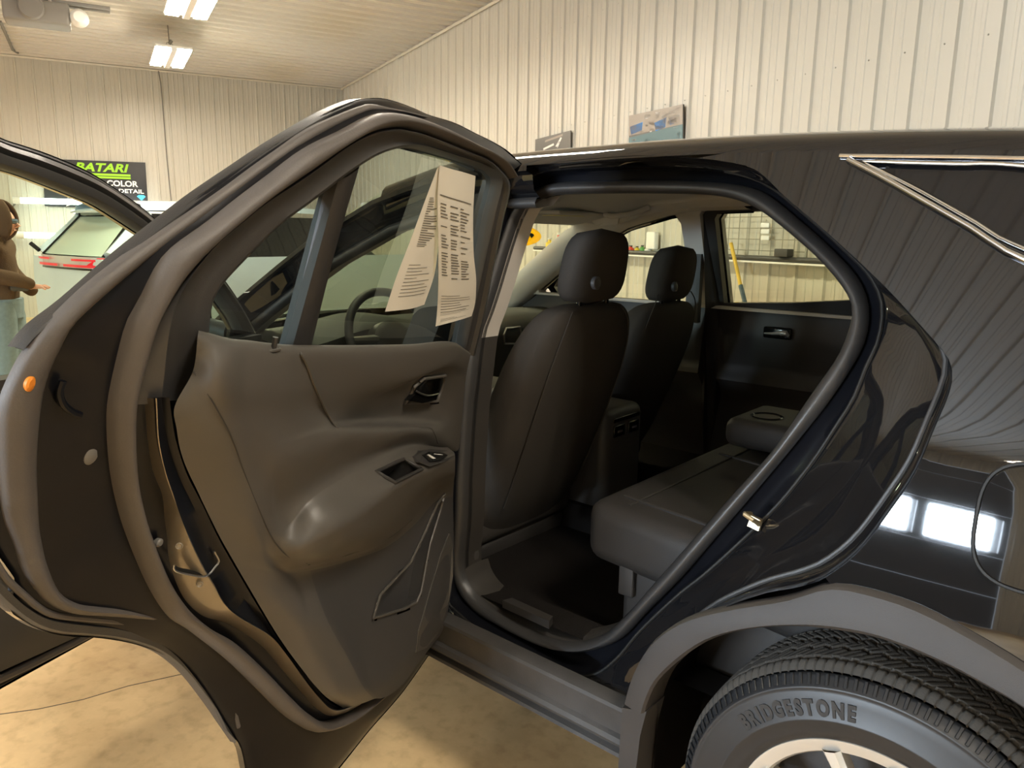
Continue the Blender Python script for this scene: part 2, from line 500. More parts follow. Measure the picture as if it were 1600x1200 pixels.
# doors: points are given in the closed position and swung open about the hinge
HINGE = {'R': (-1.32, P + 0.03, 71.0), 'F': (-2.25, P + 0.03, 69.2)}
def swing(v, d, sign=-1):
    hx, hy, th = HINGE[d]
    t = math.radians(th) * sign; s, c = math.sin(t), math.cos(t)
    x, y = v.x - hx, v.y - hy
    return Vector((hx + c * x - s * y, hy + s * x + c * y, v.z))
def hit(px, py, off=0.0, d=None):
    """picture ray -> (x, z, off) on the flank surface (body, or a door in its closed frame)"""
    o, r = CAM.copy(), ray(px, py)
    if d:
        o = swing(CAM, d, +1); r = swing(CAM + r, d, +1) - o
    g = lambda t: (o + r * t).y - S((o + r * t).x, (o + r * t).z) - off
    a = 0.1; ga = g(a); t = a
    while t < 6:
        t += 0.01
        gb = g(t)
        if ga * gb <= 0:
            lo, hi = t - 0.01, t
            for _ in range(30):
                mid = (lo + hi) / 2
                if g(mid) * ga > 0: lo = mid
                else: hi = mid
            q = o + r * lo
            return (q.x, q.z, off)
        ga = gb
    raise ValueError('no hit %s' % ((px, py),))
def hits(pts, off=0.0, d=None):
    return [hit(p[0], p[1], p[2] if len(p) > 2 else off, d) for p in pts]
def P3(q, d=None):
    v = Pt(*q)
    return swing(v, d) if d else v
def offs(l, do): return [(x, z, o + do) for x, z, o in l]

def inside(pt, poly):
    x, y = pt; c = False; n = len(poly); j = n - 1
    for i in range(n):
        xi, yi = poly[i]; xj, yj = poly[j]
        if (yi > y) != (yj > y) and x < (xj - xi) * (y - yi) / (yj - yi) + xi: c = not c
        j = i
    return c
def bdist(pt, poly):
    x, y = pt; best = 9.0
    for i in range(len(poly)):
        ax, ay = poly[i - 1]; bx, by = poly[i]
        dx, dy = bx - ax, by - ay; L = dx * dx + dy * dy
        t = 0 if L < 1e-12 else max(0, min(1, ((x - ax) * dx + (y - ay) * dy) / L))
        best = min(best, (x - ax - t * dx) ** 2 + (y - ay - t * dy) ** 2)
    return math.sqrt(best)
def panel(outline, holes, fn, step=0.03, lip=None, mb=None):
    """curved sheet over a 2-D outline with holes; lip: callable giving the turned-in edge"""
    mb = mb or MB()
    pts = []; edges = []
    for loop in [outline] + holes:
        n0 = len(pts); pts += [Vector((p[0], p[1])) for p in loop]
        edges += [(n0 + i, n0 + (i + 1) % len(loop)) for i in range(len(loop))]
    xs = [p[0] for p in outline]; ys = [p[1] for p in outline]
    nx = int((max(xs) - min(xs)) / step); ny = int((max(ys) - min(ys)) / step)
    for i in range(nx + 1):
        for j in range(ny + 1):
            p = (min(xs) + (i + 0.5) * step, min(ys) + (j + 0.5) * step)
            if inside(p, outline) and not any(inside(p, h) for h in holes) and min(bdist(p, l) for l in [outline] + holes) > 0.45 * step:
                pts.append(Vector(p))
    v, e, f, *_ = delaunay_2d_cdt(pts, edges, [], 0, 1e-6)
    fs = []
    for t in f:
        c = (sum(v[i].x for i in t) / 3, sum(v[i].y for i in t) / 3)
        if inside(c, outline) and not any(inside(c, h) for h in holes): fs.append(tuple(t))
    mb.add([fn(p.x, p.y) for p in v], fs)
    if lip:
        for loop in [outline] + holes:
            mb.grid([[fn(*p[:2]) for p in loop], [lip(*p[:2]) for p in loop]], cu=True)
    return mb
def xz(l): return [(q[0], q[1]) for q in l]

car = empty('car', (-1.6, YC, 0), 'black crossover car with both left-hand doors swung wide open', 'car')

# ---------------------------------------------------------------- rear door opening in the body
S0 = [(845,310),(875,304),(950,302),(1025,302),(1100,304),(1150,312),(1190,330),(1235,365),(1280,405),(1315,445),(1332,475),(1330,505),(1310,555),(1272,610),(1240,657),(1205,707),(1150,767),(1100,824),(1050,881),(1009,927),(985,955),(953,985),(930,996),(904,1001),(870,997),(830,981),(795,963),(764,942),(745,925),(732,903),(727,875),(732,805),(734,735),(740,640),(748,570),(755,520),(768,484),(782,440),(797,390),(814,340),(825,323)]
S1 = [(840,295),(875,285),(950,283),(1025,282),(1100,284),(1160,290),(1200,305),(1250,345),(1300,390),(1340,435),(1357,480),(1352,530),(1330,575),(1293,630),(1260,672),(1220,721),(1170,780),(1120,838),(1067,900),(1009,959),(975,995),(940,1012),(904,1018),(860,1012),(820,996),(780,975),(750,959),(728,935),(713,905),(710,875),(713,805),(717,735),(723,640),(732,570),(740,520),(753,480),(766,440),(781,390),(797,345),(815,312)]
R1 = [(838,278),(875,268),(950,263),(1025,262),(1100,265),(1165,274),(1210,292),(1262,333),(1315,380),(1360,425),(1381,470),(1376,525),(1357,567),(1337,617),(1310,660),(1277,710),(1233,767),(1200,803),(1162,841),(1110,889),(1066,924),(1009,977),(970,1022),(932,1048),(876,1046),(820,1014),(767,984),(732,958),(708,930),(702,875),(704,805),(708,735),(714,640),(722,570),(730,520),(743,480),(756,440),(771,390),(787,340),(808,300)]
R2 = [(806,262),(850,256),(900,250),(1000,243),(1090,247),(1130,252),(1180,265),(1230,310),(1300,370),(1380,445),(1440,510),(1480,557),(1488,585),(1483,615),(1460,670),(1430,740),(1390,800),(1340,865),(1290,903),(1245,918),(1200,926),(1150,942),(1110,960),(1075,985),(1050,1012),(1030,1045),(1005,1085),(985,1112),(962,1106),(900,1076),(820,1037),(750,1003),(697,977),(680,940),(675,875),(678,805),(685,640),(700,540),(725,440),(750,370),(775,300)]
ANCH = {'S0': (0, 10, 21, 29), 'S1': (0, 10, 20, 28), 'R1': (0, 10, 22, 28), 'R2': (0, 12, 27, 32)}
def ring(key, pts, off):
    """closed loop resampled in four stretches so that neighbouring rings line up"""
    A = list(ANCH[key]) + [len(pts)]
    h = hits(pts, off); full = spline(h, 600, closed=True)
    idx = []
    for a in ANCH[key]:
        idx.append(min(range(600), key=lambda i: (full[i][0] - h[a][0]) ** 2 + (full[i][1] - h[a][1]) ** 2))
    idx.append(600 + idx[0]); out = []
    for (i0, i1), n in zip(zip(idx[:-1], idx[1:]), (44, 40, 30, 40)):
        for k in range(n):
            t = i0 + (i1 - i0) * k / n; j = int(t)
            out.append(lerp(full[j % 600], full[(j + 1) % 600], t - j))
    return out
s0 = ring('S0', S0, 0.125); s1 = ring('S1', S1, 0.115); r1 = ring('R1', R1, 0.080); r2 = ring('R2', R2, 0.0)
NR = len(s0)
mid = [lerp(a, b, 0.5) for a, b in zip(s0, s1)]
# rubber weatherstrip: a bulb proud of the flange
sm = MB()
sm.grid([[P3((x, z, o)) for x, z, o in row] for row in (
    offs(s0, 0.012), s0, offs([lerp(a, b, .12) for a, b in zip(s0, s1)], -.016), offs([lerp(a, b, .35) for a, b in zip(s0, s1)], -.026),
    offs([lerp(a, b, .62) for a, b in zip(s0, s1)], -.025), offs([lerp(a, b, .88) for a, b in zip(s0, s1)], -.013), offs(s1, -0.002), offs(s1, .004))], cu=True)
body_seal = sm.build('door_seal', 'rubber', car, sharp=70)
tag(body_seal, 'grey rubber weatherstrip around the rear door opening')
# painted shut face: inner gutter, step, broad face, and the radius up to the outer skin
q = [lerp(a, b, .12) for a, b in zip(r1, r2)]
q2 = [lerp(a, b, .90) for a, b in zip(r1, r2)]
q3 = [lerp(a, b, .97) for a, b in zip(r1, r2)]
def setoff(l, o): return [(x, z, o) for x, z, _ in l]
rows = [offs(s0, .018), offs(s1, .012), setoff([lerp(a, b, .55) for a, b in zip(s1, r1)], .118), setoff([lerp(a, b, .9) for a, b in zip(s1, r1)], .108), setoff(r1, .062), setoff(q, .052),
        setoff([lerp(a, b, .5) for a, b in zip(r1, r2)], .046), setoff(q2, .036), setoff(q3, .028), setoff([lerp(a, b, .995) for a, b in zip(r1, r2)], .010), setoff(r2, 0.0)]
MB().grid([[P3(p) for p in row] for row in rows[:5]], cu=True).build('door_gutter', 'paint_inner', car, sharp=50)
MB().grid([[P3(p) for p in row] for row in rows[4:]], cu=True).build('door_aperture', 'paint', car, sharp=50)

# dark tubes put in for groove shade: round the gutter, inside the outer edge
run_ = [setoff([lerp(a, b, .03) for a, b in zip(r1, r2)], .056)[i] for i in range(24, 116)]
MB().tube([P3(p) for p in run_], .0034, n=8).build('jamb_groove_shade', 'black_hole', car)
run_ = [setoff([lerp(a, b, .86) for a, b in zip(r1, r2)], .038)[i] for i in range(40, 104)]
MB().tube([P3(p) for p in run_], .0045, n=8).build('jamb_edge_shade', 'rubber', car)

# ---------------------------------------------------------------- outer skin of the rear quarter
WX, WZ, WR = -0.262, 0.352, 0.352            # rear wheel centre and radius
clad_out_px = [(979,1095),(986,1068),(1000,1034),(1027,996),(1075,966),(1145,948),(1224,935),(1267,922),(1294,914),(1337,917),(1425,943),(1512,987),(1600,1040)]
clad_in_px = [(1006,1115),(1014,1090),(1031,1060),(1075,1021),(1119,996),(1180,982),(1250,979),(1316,986),(1381,1000),(1469,1035),(1534,1069),(1600,1108)]
co = xz(hits(clad_out_px, -0.008)); ci = xz(hits(clad_in_px, -0.022))
def arc_on(seq, cx, cz, a_end, r_end, n=10):
    """continue an arch polyline round the rear of the wheel"""
    x0, z0 = seq[-1]; a0 = math.atan2(z0 - cz, x0 - cx); r0 = math.hypot(x0 - cx, z0 - cz)
    return seq + [(cx + (r0 + (r_end - r0) * k / n) * math.cos(a0 + (a_end - a0) * k / n), cz + (r0 + (r_end - r0) * k / n) * math.sin(a0 + (a_end - a0) * k / n)) for k in range(1, n + 1)]
co_full = arc_on(co, WX, WZ, -0.15, 0.47); ci_full = arc_on(ci, WX, WZ, -0.15, 0.40)
def EZ(x):                                    # height of the roof drip edge along the car
    if x >= -0.95: return 1.552 - 0.045 * (x + 0.95) ** 2
    T_ = [(-0.95, 1.552), (-1.2, 1.550), (-1.4, 1.546), (-1.56, 1.530), (-1.775, 1.478), (-2.02, 1.370), (-2.17, 1.282), (-2.35, 1.170), (-2.62, 0.985)]
    for (xa, za), (xb, zb_) in zip(T_[:-1], T_[1:]):
        if xb <= x <= xa: return za + (zb_ - za) * (x - xa) / (xb - xa)
    return T_[-1][1]
r2px = dict(zip(R2, range(len(R2))))
r2h = hits(R2, 0.0)
i_top = R2.index((1090, 247)); i_end = R2.index((1290, 903))
door_edge = [(q_[0], q_[1]) for q_ in spline(r2h[i_top:i_end + 1], 60)]
REAR_X = 0.66
def rear_x(z): return REAR_X - 0.10 * max(0, z - 1.0) ** 1.0 - 0.55 * max(0, z - 1.12) ** 1.4
top_edge = [(x, EZ(x)) for x in [rear_x(1.45) - k * (rear_x(1.45) - door_edge[0][0]) / 24 for k in range(25)]]
iarch = next(i for i, p in enumerate(clad_out_px) if p == (1294, 914))
arch_edge = co_full[iarch:]
rear_edge = [(rear_x(z), z) for z in (0.34, 0.5, 0.7, 0.9, 1.0, 1.1, 1.2, 1.3, 1.4)]
outline = door_edge + arch_edge + [(arch_edge[-1][0] + 0.02, 0.33)] + rear_edge + top_edge[:-1]
# rear quarter window
qw_px = [(1350,253),(1420,254),(1500,256),(1600,259),(1600,388),(1530,350),(1440,299),(1375,266)]
qh = xz(hits(qw_px))
tl, tr, br = qh[0], qh[3], qh[4]
slope = (br[1] - qh[7][1]) / (br[0] - qh[7][0])
xe = 0.36
qwin = [tl, qh[1], qh[2], tr, (0.1, EZ(0.1) - 0.055), (xe - 0.06, EZ(xe) - 0.085), (xe, EZ(xe) - 0.13), (xe - 0.02, br[1] + slope * 0.45 * (xe - br[0])), (0.15, br[1] + slope * 0.75 * (0.15 - br[0])), br, qh[5], qh[6], qh[7]]
qwin_s = [(p[0], p[1]) for p in spline([(a, b, 0) for a, b in qwin], 90, closed=True)]
sk = panel(outline, [qwin_s], lambda x, z: Pt(x, z, 0), step=0.022, lip=lambda x, z: Pt(x, z, 0.03))
tag(sk.build('quarter_panel', 'paint', car, sharp=30), 'glossy black rear quarter panel')
panel(qwin_s, [], lambda x, z: Pt(x, z, 0.006), step=0.04).build('quarter_window', 'glass_privacy', car)
# chrome strip along the window, double line on the lower edge
for do, r in ((-0.004, 0.006), ):
    MB().tube([Pt(x, z, do) for x, z in qwin_s], r * .55, n=8, closed=True).build('window_moulding', 'chrome', car)
low = hits([(1325,249),(1375,275),(1440,312),(1530,364),(1600,405)], -0.004)
e0, e1 = low[-2], low[-1]
low += [(x, z - .014, -.004) for x, z in (qwin[8], qwin[7])]
MB().tube([P3(q_) for q_ in spline(low, 30)], 0.0055, n=10).build('chrome_moulding', 'chrome', car)
upl = hits([(1312,243),(1400,244),(1500,245),(1600,247)], -0.004)
MB().tube([P3(q_) for q_ in spline(upl, 20)] + [Pt(0.1, EZ(0.1) - 0.035, -.004), Pt(xe, EZ(xe) - 0.07, -.004)], 0.0035, n=8).build('chrome_moulding', 'chrome', car)
tagm = [(1312,243),(1318,246),(1326,250)]
# fuel filler flap
fx, fz = hit(1638, 832)[:2]
def rsq(cx, cz, r, p=3.2, n=48):
    return [(cx + r * math.copysign(abs(math.cos(t)) ** (2 / p), math.cos(t)), cz + r * 1.02 * math.copysign(abs(math.sin(t)) ** (2 / p), math.sin(t))) for t in (k * 2 * math.pi / n for k in range(n))]
fl = rsq(fx, fz, 0.088)
ff = panel(rsq(fx, fz, 0.084), [], lambda x, z: Pt(x, z, -0.0025), step=0.03, lip=lambda x, z: Pt(x, z, 0.002)).build('fuel_flap', 'paint', car)
MB().tube([Pt(x, z, 0.0) for x, z in fl], 0.0032, n=6, closed=True).build('flap_gap', 'black_hole', ff)

# ---------------------------------------------------------------- wheel arch cladding and liner
n = 60
coS = [(p[0], p[1]) for p in spline([(a, b, 0) for a, b in co_full], n)]
ciS = [(p[0], p[1]) for p in spline([(a, b, 0) for a, b in ci_full], n)]
rows = []
for t, o in ((0, .012), (0, -.010), (.06, -.020), (.5, -.026), (.9, -.026), (1.0, -.020), (1.0, .02), (1.0, .05)):
    rows.append([Pt(*lerp(a, b, t), o) for a, b in zip(coS, ciS)])
tag(MB().grid(rows).build('wheel_arch_cladding', 'cladding', car), 'grey-black plastic wheel arch cladding')
ciL = [(ciS[0][0] - .015, .20), (ciS[0][0] - .01, .32)] + ciS
def shrink(b, k): return (WX + (b[0] - WX) * k, WZ + (b[1] - WZ) * k)
lin_rows = [[Pt(*b, .04) for b in ciL], [Pt(*shrink(b, 1.04), .07) for b in ciL], [Vector((*[shrink(b, 1.05)[0]], P + .36, shrink(b, 1.05)[1])) for b in ciL], [Vector((WX, P + .38, WZ)) for b in ciL]]
MB().grid(lin_rows).build('wheel_well_liner', 'carpet', car)
# lower flap of the cladding in front of the tyre
fl_px = [(972,1106),(1010,1112),(1000,1150),(994,1200),(992,1260),(962,1260),(966,1200),(969,1150)]
fx_ = xz(hits(fl_px, -0.02))
panel(fx_, [], lambda x, z: Pt(x, z, -0.02), step=0.05, lip=lambda x, z: Pt(x, z, 0.05)).build('arch_lower_flap', 'cladding', car)

# ---------------------------------------------------------------- sill
def sill_rows(x0, x1, nn=30):
    prof = [(0.452, 0.030), (0.450, 0.006), (0.446, -0.004), (0.438, -0.006), (0.425, -0.002), (0.382, 0.000), (0.376, -0.008), (0.366, -0.012), (0.357, -0.006), (0.352, 0.004), (0.344, 0.006), (0.338, -0.004), (0.330, -0.006), (0.318, 0.02), (0.30, 0.10), (0.30, 0.25)]
    return [[Vector((x0 + (x1 - x0) * k / nn, S(-1.0, z) + o, z)) for k in range(nn + 1)] for z, o in prof]
# brass-coloured striker loop on the shut face
st_q = hit(1180, 815, .046)
def stp(dx, dz, o): return Pt(st_q[0] + dx, st_q[1] + dz, st_q[2] + o)
stk = MB().prism([(-.012, -.010), (.010, -.014), (.012, .006), (-.008, .010)], lambda a, b: stp(a, b, -.004), lambda a, b: stp(a, b, .004)).build('striker', 'brass_steel', car)
MB().tube([stp(-.010, .012, .0), stp(-.014, .016, -.018), stp(-.010, .018, -.028), stp(.006, .012, -.028), stp(.010, .006, -.018), stp(.008, -.004, .0)], .0042, n=8).build('striker_loop', 'brass_steel', stk)
MB().grid(sill_rows(-2.6, -0.735)).build('sill', 'cladding_dirty', car, sharp=25)

# ---------------------------------------------------------------- roof
def roof_profile(x, lift=0.0):
    """half cross-section from drip edge to centre"""
    z0 = EZ(x); y0 = S(x, z0)
    pr = [(0, 0), (0.010, 0.017), (0.028, 0.029), (0.06, 0.039), (0.11, 0.047), (0.2, 0.056), (0.35, 0.066), (0.5, 0.071), (YC - y0, 0.074)]
    return [(y0 + a, z0 + b + lift) for a, b in pr]
xs = [-1.74 + k * (rear_x(1.5) + 1.74) / 50 for k in range(51)]
rows = []
for x in xs:
    h_ = roof_profile(x)
    bow = 0.16 * max(0, (-0.9 - x) / 0.84) ** 2
    row = [Vector((x - bow * (1 - ((YC - y) / (YC - h_[0][0])) ** 2), y, z)) for y, z in h_]
    rows.append(row + [far(v) for v in reversed(row[:-1])])
roof_front = rows[0]
MB().grid(rows).build('roof', 'paint', car, sharp=60)
# headliner below it
rows = []
for x in xs:
    h_ = roof_profile(x, -0.055)
    row = [Vector((x, y + 0.18 * (1 - k / (len(h_) - 1)), z)) for k, (y, z) in enumerate(h_)]
    rows.append(row + [far(v) for v in reversed(row[:-1])])
headliner_front = rows[0]
MB().grid(rows).build('headliner', 'headliner', car, sharp=60)
# ---------------------------------------------------------------- lettering helper
def text_polys(body, size=1.0, bold=0.0, shear=0.0, extrude=0.0):
    cu = bpy.data.curves.new('lettering', 'FONT')
    cu.body = body; cu.size = size; cu.offset = bold; cu.shear = shear; cu.extrude = extrude; cu.resolution_u = 4
    ob = bpy.data.objects.new('lettering', cu); COL.objects.link(ob)
    me = bpy.data.meshes.new_from_object(ob)
    v = [p.co.copy() for p in me.vertices]; f = [tuple(p.vertices) for p in me.polygons]
    bpy.data.objects.remove(ob); bpy.data.meshes.remove(me); bpy.data.curves.remove(cu)
    return v, f
# ---------------------------------------------------------------- wheels (built round the origin, axle along y, outer face at -y)
def lath_y(prof, n, disp=None):
    rows = []
    for r, y in prof:
        rows.append([Vector(((r - (disp(k * 2 * math.pi / n, y) if disp else 0)) * math.cos(k * 2 * math.pi / n), y,
                             (r - (disp(k * 2 * math.pi / n, y) if disp else 0)) * math.sin(k * 2 * math.pi / n))) for k in range(n)])
    return MB().grid(rows, cu=True)
TW = 0.225
def tri(t): t = t % 1.0; return 4 * abs(t - 0.5) - 1
def tread(a, y):
    s = a * WR
    d = 0.0
    pitch = 2 * math.pi * WR / 68
    for yc, amp in ((0.058, 0.002), (0.098, 0.006), (0.140, 0.006), (0.180, 0.002)):
        t = abs(y - yc - amp * tri(s / pitch)) / 0.0030
        if t < 1.6: d = max(d, 0.0065 * max(0, 1 - max(0, t - .55) / 1.05))
    # slanted sipes across the ribs, straight slots on the shoulders
    if y < 0.055 or y > 0.183:
        t = abs(((s + 0.15 * y) / (pitch * 0.5) + 0.5) % 1.0 - 0.5) * pitch * 0.5 / 0.0015
    else:
        t = abs(((s + (0.9 if y < 0.12 else -0.9) * y) / (pitch * 0.5) + 0.5) % 1.0 - 0.5) * pitch * 0.5 / 0.0010
    if t < 1.5: d = max(d, 0.0042 * (1 - max(0, t - .5)))
    return d
NA = 1632
def tread_r(y): return WR - 0.0035 * ((y - 0.119) / 0.085) ** 2 - 0.007 * max(0, abs(y - 0.119) / 0.085 - 0.86) ** 1.3 / 0.14 ** 1.3
pr = [(tread_r(0.030 + 0.178 * k / 62), 0.030 + 0.178 * k / 62) for k in range(63)]
tr_m = lath_y(pr, NA, tread)
tyre = tr_m.build('wheel', 'tyre', None, sharp=80)
wall = [(0.222, 0.030), (0.226, 0.014), (0.232, 0.007), (0.245, 0.003), (0.262, 0.000), (0.264, -0.0012), (0.267, -0.0012), (0.269, 0.0), (0.300, 0.000), (0.311, 0.004), (0.316, 0.005), (0.3185, 0.0035), (0.321, 0.0055), (0.326, 0.012), (0.333, 0.018), (0.338, 0.023), (pr[0][0] - 0.004, 0.031)]
sw = lath_y(wall, 160).build('sidewall', 'tyre_wall', tyre, sharp=80)
# ribs on the shoulder between sidewall and tread
rb = MB()
for k in range(136):
    a = k * 2 * math.pi / 136
    u = Vector((math.cos(a), 0, math.sin(a))); w_ = Vector((-math.sin(a), 0, math.cos(a)))
    for (r0, y0, r1, y1) in ((0.3235, 0.008, 0.3375, 0.0225),):
        c0 = u * r0 + Vector((0, y0 - .001, 0)); c1_ = u * r1 + Vector((0, y1 - .003, 0)); n_ = Vector((0, -0.0012, 0)) + u * 0.0008
        rb.add([c0 - w_ * .003, c0 + w_ * .003, c1_ + w_ * .003, c1_ - w_ * .003, c0 - w_ * .002 + n_, c0 + w_ * .002 + n_, c1_ + w_ * .002 + n_, c1_ - w_ * .002 + n_],
               [(4, 5, 6, 7), (0, 1, 5, 4), (1, 2, 6, 5), (2, 3, 7, 6), (3, 0, 4, 7)])
tag(rb.build('shoulder_ribs', 'tyre_wall', tyre, smooth=False), kind='stuff')
back = [(0.222, 0.19), (0.23, 0.225), (0.28, 0.234), (0.32, 0.226), (pr[-1][0] - .004, 0.207)]
lath_y(back, 96).build('inner_sidewall', 'tyre_wall', tyre)
# raised maker's name on the sidewall, reading clockwise over the top
_q0, _q1 = at_y(1150, 1118, P), at_y(1342, 1112, P)
ang0, ang1 = math.atan2(_q0.z - WZ, _q0.x - WX), math.atan2(_q1.z - WZ, _q1.x - WX)
letters = 'BRIDGESTONE'
shapes = [text_polys(ch, 0.046, bold=0.0026, shear=0.12, extrude=0.0009) for ch in letters]
wd = [max(p.x for p in v) - min(p.x for p in v) + 0.006 for v, f in shapes]
tot = sum(wd); pos = 0; lt = MB(); RB_ = 0.2745
stretch = (ang0 - ang1) * (RB_ + .016) / tot
for (v, f), w in zip(shapes, wd):
    x0 = min(p.x for p in v)
    out = []
    for p in v:
        s = (pos + (p.x - x0)) * stretch
        a = ang0 - s / (RB_ + .016); r = RB_ + p.y * 0.80
        out.append(Vector((r * math.cos(a), -0.0012 - p.z * 1.0, r * math.sin(a))))
    lt.add(out, f); pos += w
lt.build('tyre_lettering', 'tyre_wall', tyre, smooth=False)
# alloy rim
rim = lath_y([(0.196, 0.20), (0.197, 0.05), (0.199, 0.026), (0.204, 0.018), (0.2215, 0.011), (0.2275, 0.010), (0.2290, 0.014), (0.2275, 0.022), (0.222, 0.034)], 128).build('rim', 'alloy', tyre, sharp=30)
sp = MB()
for k in range(5):
    for s in (-1, 1):
        a = math.radians(90 + 6 + 72 * k)
        pts = []
        for r, y, w in ((0.045, 0.035, 0.018), (0.10, 0.026, 0.015), (0.16, 0.018, 0.013), (0.207, 0.016, 0.016)):
            b = a + s * (0.10 + 0.75 * max(0, r - 0.04) * 1.25)
            pts.append((Vector((r * math.cos(b), y, r * math.sin(b))), w, Vector((-math.sin(b), 0, math.cos(b)))))
        rows = [[c - t * w, c - t * w * .55 + Vector((0, -.009, 0)), c + t * w * .55 + Vector((0, -.009, 0)), c + t * w, c + t * w * .8 + Vector((0, .03, 0)), c - t * w * .8 + Vector((0, .03, 0))] for c, w, t in pts]
        sp.grid(rows, cu=True)
sp.lathe([(0.0, 0.020), (0.035, 0.020), (0.058, 0.028), (0.062, 0.05)], (0, 0, 0), 'y', 40)
sp.build('spokes', 'alloy', tyre, sharp=40)
lath_y([(0.0, 0.12), (0.15, 0.11), (0.205, 0.12)], 48).build('brake_disc', 'cladding', tyre)
tag(tyre, 'alloy rear wheel with black tyre under the cladding arch')
def place_wheel(loc, flip, src=None):
    """src None: move the first wheel itself; otherwise copy it with its parts"""
    o = tyre if src is None else tyre.copy()
    if src is not None:
        COL.objects.link(o)
        for ch in tyre.children:
            c = ch.copy(); COL.objects.link(c); c.parent = o
        o['label'] = 'alloy wheel of the black car'
    o.parent = car
    o.matrix_parent_inverse = LOC[car].inverted()
    o.location = loc; o.rotation_euler = (0, 0, math.pi if flip else 0)
    return o
place_wheel((WX, P + 0.0, WZ), False)
WB = 2.72
place_wheel((WX - WB, P + 0.01, WZ), False, tyre)
place_wheel((WX - WB, 2 * YC - P - 0.01, WZ), True, tyre)
place_wheel((WX, 2 * YC - P - 0.0, WZ), True, tyre)
# ---------------------------------------------------------------- front half of the body shell
rail = [(x, EZ(x)) for x in [-1.22 - k * 1.40 / 40 for k in range(41)]]
def nrm2(i):
    a, b = rail[max(0, i - 1)], rail[min(len(rail) - 1, i + 1)]
    dx, dz = b[0] - a[0], b[1] - a[1]; l_ = math.hypot(dx, dz)
    return (-dz / l_ * -1, dx / l_) if False else (-dz / l_, dx / l_)       # points down-rear, into the opening
def railrow(d, off):
    return [Pt(rail[i][0] + nrm2(i)[0] * d, rail[i][1] + nrm2(i)[1] * d, off) for i in range(len(rail))]
for nm, mirror in (('front_roof_rail', False), ('front_roof_rail', True)):
    rows = [railrow(0, 0.03), railrow(0, 0), railrow(.012, 0.004), railrow(.02, .03), railrow(.055, .05), railrow(.075, .085)]
    if mirror: rows = [[far(v) for v in r] for r in rows]
    MB().grid(rows).build(nm, 'paint', car, sharp=60)
    k_ = .66 if mirror else 1.0
    rows = [railrow(.07 * k_, .085), railrow(.073 * k_, .07), railrow(.085 * k_, .066), railrow(.095 * k_, .075), railrow(.097 * k_, .10)]
    if mirror: rows = [[far(v) for v in r] for r in rows]
    MB().grid(rows).build('front_door_seal', 'rubber', car, sharp=70)
    rows = [railrow(.095 * k_, .10), railrow(.09 * k_, .14), railrow(.05, .17), railrow(.0, .18), railrow(-.04, .16)]
    if mirror: rows = [[far(v) for v in r] for r in rows]
    MB().grid(rows).build('front_pillar_trim', 'pillar_trim', car, sharp=60)
# windscreen
ws = [i for i in range(len(rail)) if rail[i][0] <= -1.68]
rows = []
for i in ws:
    x, z = rail[i]; y0 = S(x, z) + 0.03; row = []
    for k in range(25):
        t = k / 24 * 2 - 1
        row.append(Vector((x - 0.20 * (1 - t * t), YC + t * (YC - y0), z + 0.012 * (1 - t * t) + 0.02)))
    rows.append(row)
windscreen_rows = rows
MB().grid(rows).build('windscreen', 'glass_clear', car)
def by_y(front, y):
    for a, b in zip(front[:-1], front[1:]):
        if a.y <= y <= b.y: return a.lerp(b, (y - a.y) / (b.y - a.y + 1e-9))
    return front[0] if y < front[0].y else front[-1]
W0, W6 = windscreen_rows[0], windscreen_rows[6]
MB().grid([[by_y(roof_front, v.y) for v in W0], W0]).build('roof_header', 'paint', car)
MB().grid([[by_y(headliner_front, v.y) for v in W6], [by_y(headliner_front, v.y).lerp(v, .5) + Vector((0, 0, -.012)) for v in W6], [v + Vector((0, 0, -.012)) for v in W6]]).build('windscreen_header', 'headliner', car)
# bonnet, wings and nose
def hood_row(x):
    z = 1.0 - 0.06 * max(0, (-2.6 - x)) - 0.16 * max(0, (-2.6 - x) / 0.9) ** 3
    row = []
    for k in range(21):
        t = k / 20 * 2 - 1
        hw = 0.84 - 0.10 * max(0, (-2.9 - x) / 0.7) ** 2
        row.append(Vector((x - 0.18 * (1 - t * t), YC + t * hw, z + 0.045 * (1 - t * t) - 0.02 * t ** 6)))
    return row
MB().grid([hood_row(-2.58 - k * 0.95 / 20) for k in range(21)]).build('bonnet', 'paint', car)
FWX = WX - WB
arch = [(FWX + 0.40 * math.cos(a), WZ + 0.40 * math.sin(a)) for a in [math.radians(-8 + k * 196 / 30) for k in range(31)]]
fo = [(-2.24, 0.33), (-2.24, 0.6), (-2.235, 0.95), (-2.40, 1.10), (-2.62, 0.995), (-3.0, 0.975), (-3.35, 0.93), (-3.58, 0.84), (-3.62, 0.6), (-3.6, 0.35)] + arch[::-1]
def wing(x, z, o=0.0): 
    v = Pt(x, z, o); v.y += 0.30 * max(0, (-2.95 - x)) ** 2 ; return v
for mirror in (False, True):
    T = (lambda v: far(v)) if mirror else (lambda v: v)
    panel(fo, [], lambda x, z: T(wing(x, z)), step=0.05, lip=lambda x, z: T(wing(x, z, .03))).build('front_wing', 'paint', car)
    MB().grid([[T(wing(x, z, o)) for x, z in [(FWX + (a - FWX) * r, WZ + (b - WZ) * r) for a, b in arch]] for r, o in ((1.12, -.004), (1.1, -.02), (1.0, -.02), (1.0, .05), (1.05, .3))]).build('front_arch_cladding', 'cladding', car)
rows = []
for z, dx in ((0.28, .06), (0.36, .01), (0.55, 0), (0.72, .01), (0.84, .04), (0.90, .10)):
    rows.append([Vector((-3.62 + dx - 0.22 * (1 - t * t), YC + t * 0.80, z)) for t in [k / 12 * 2 - 1 for k in range(13)]])
MB().grid(rows).build('front_bumper', 'cladding', car)
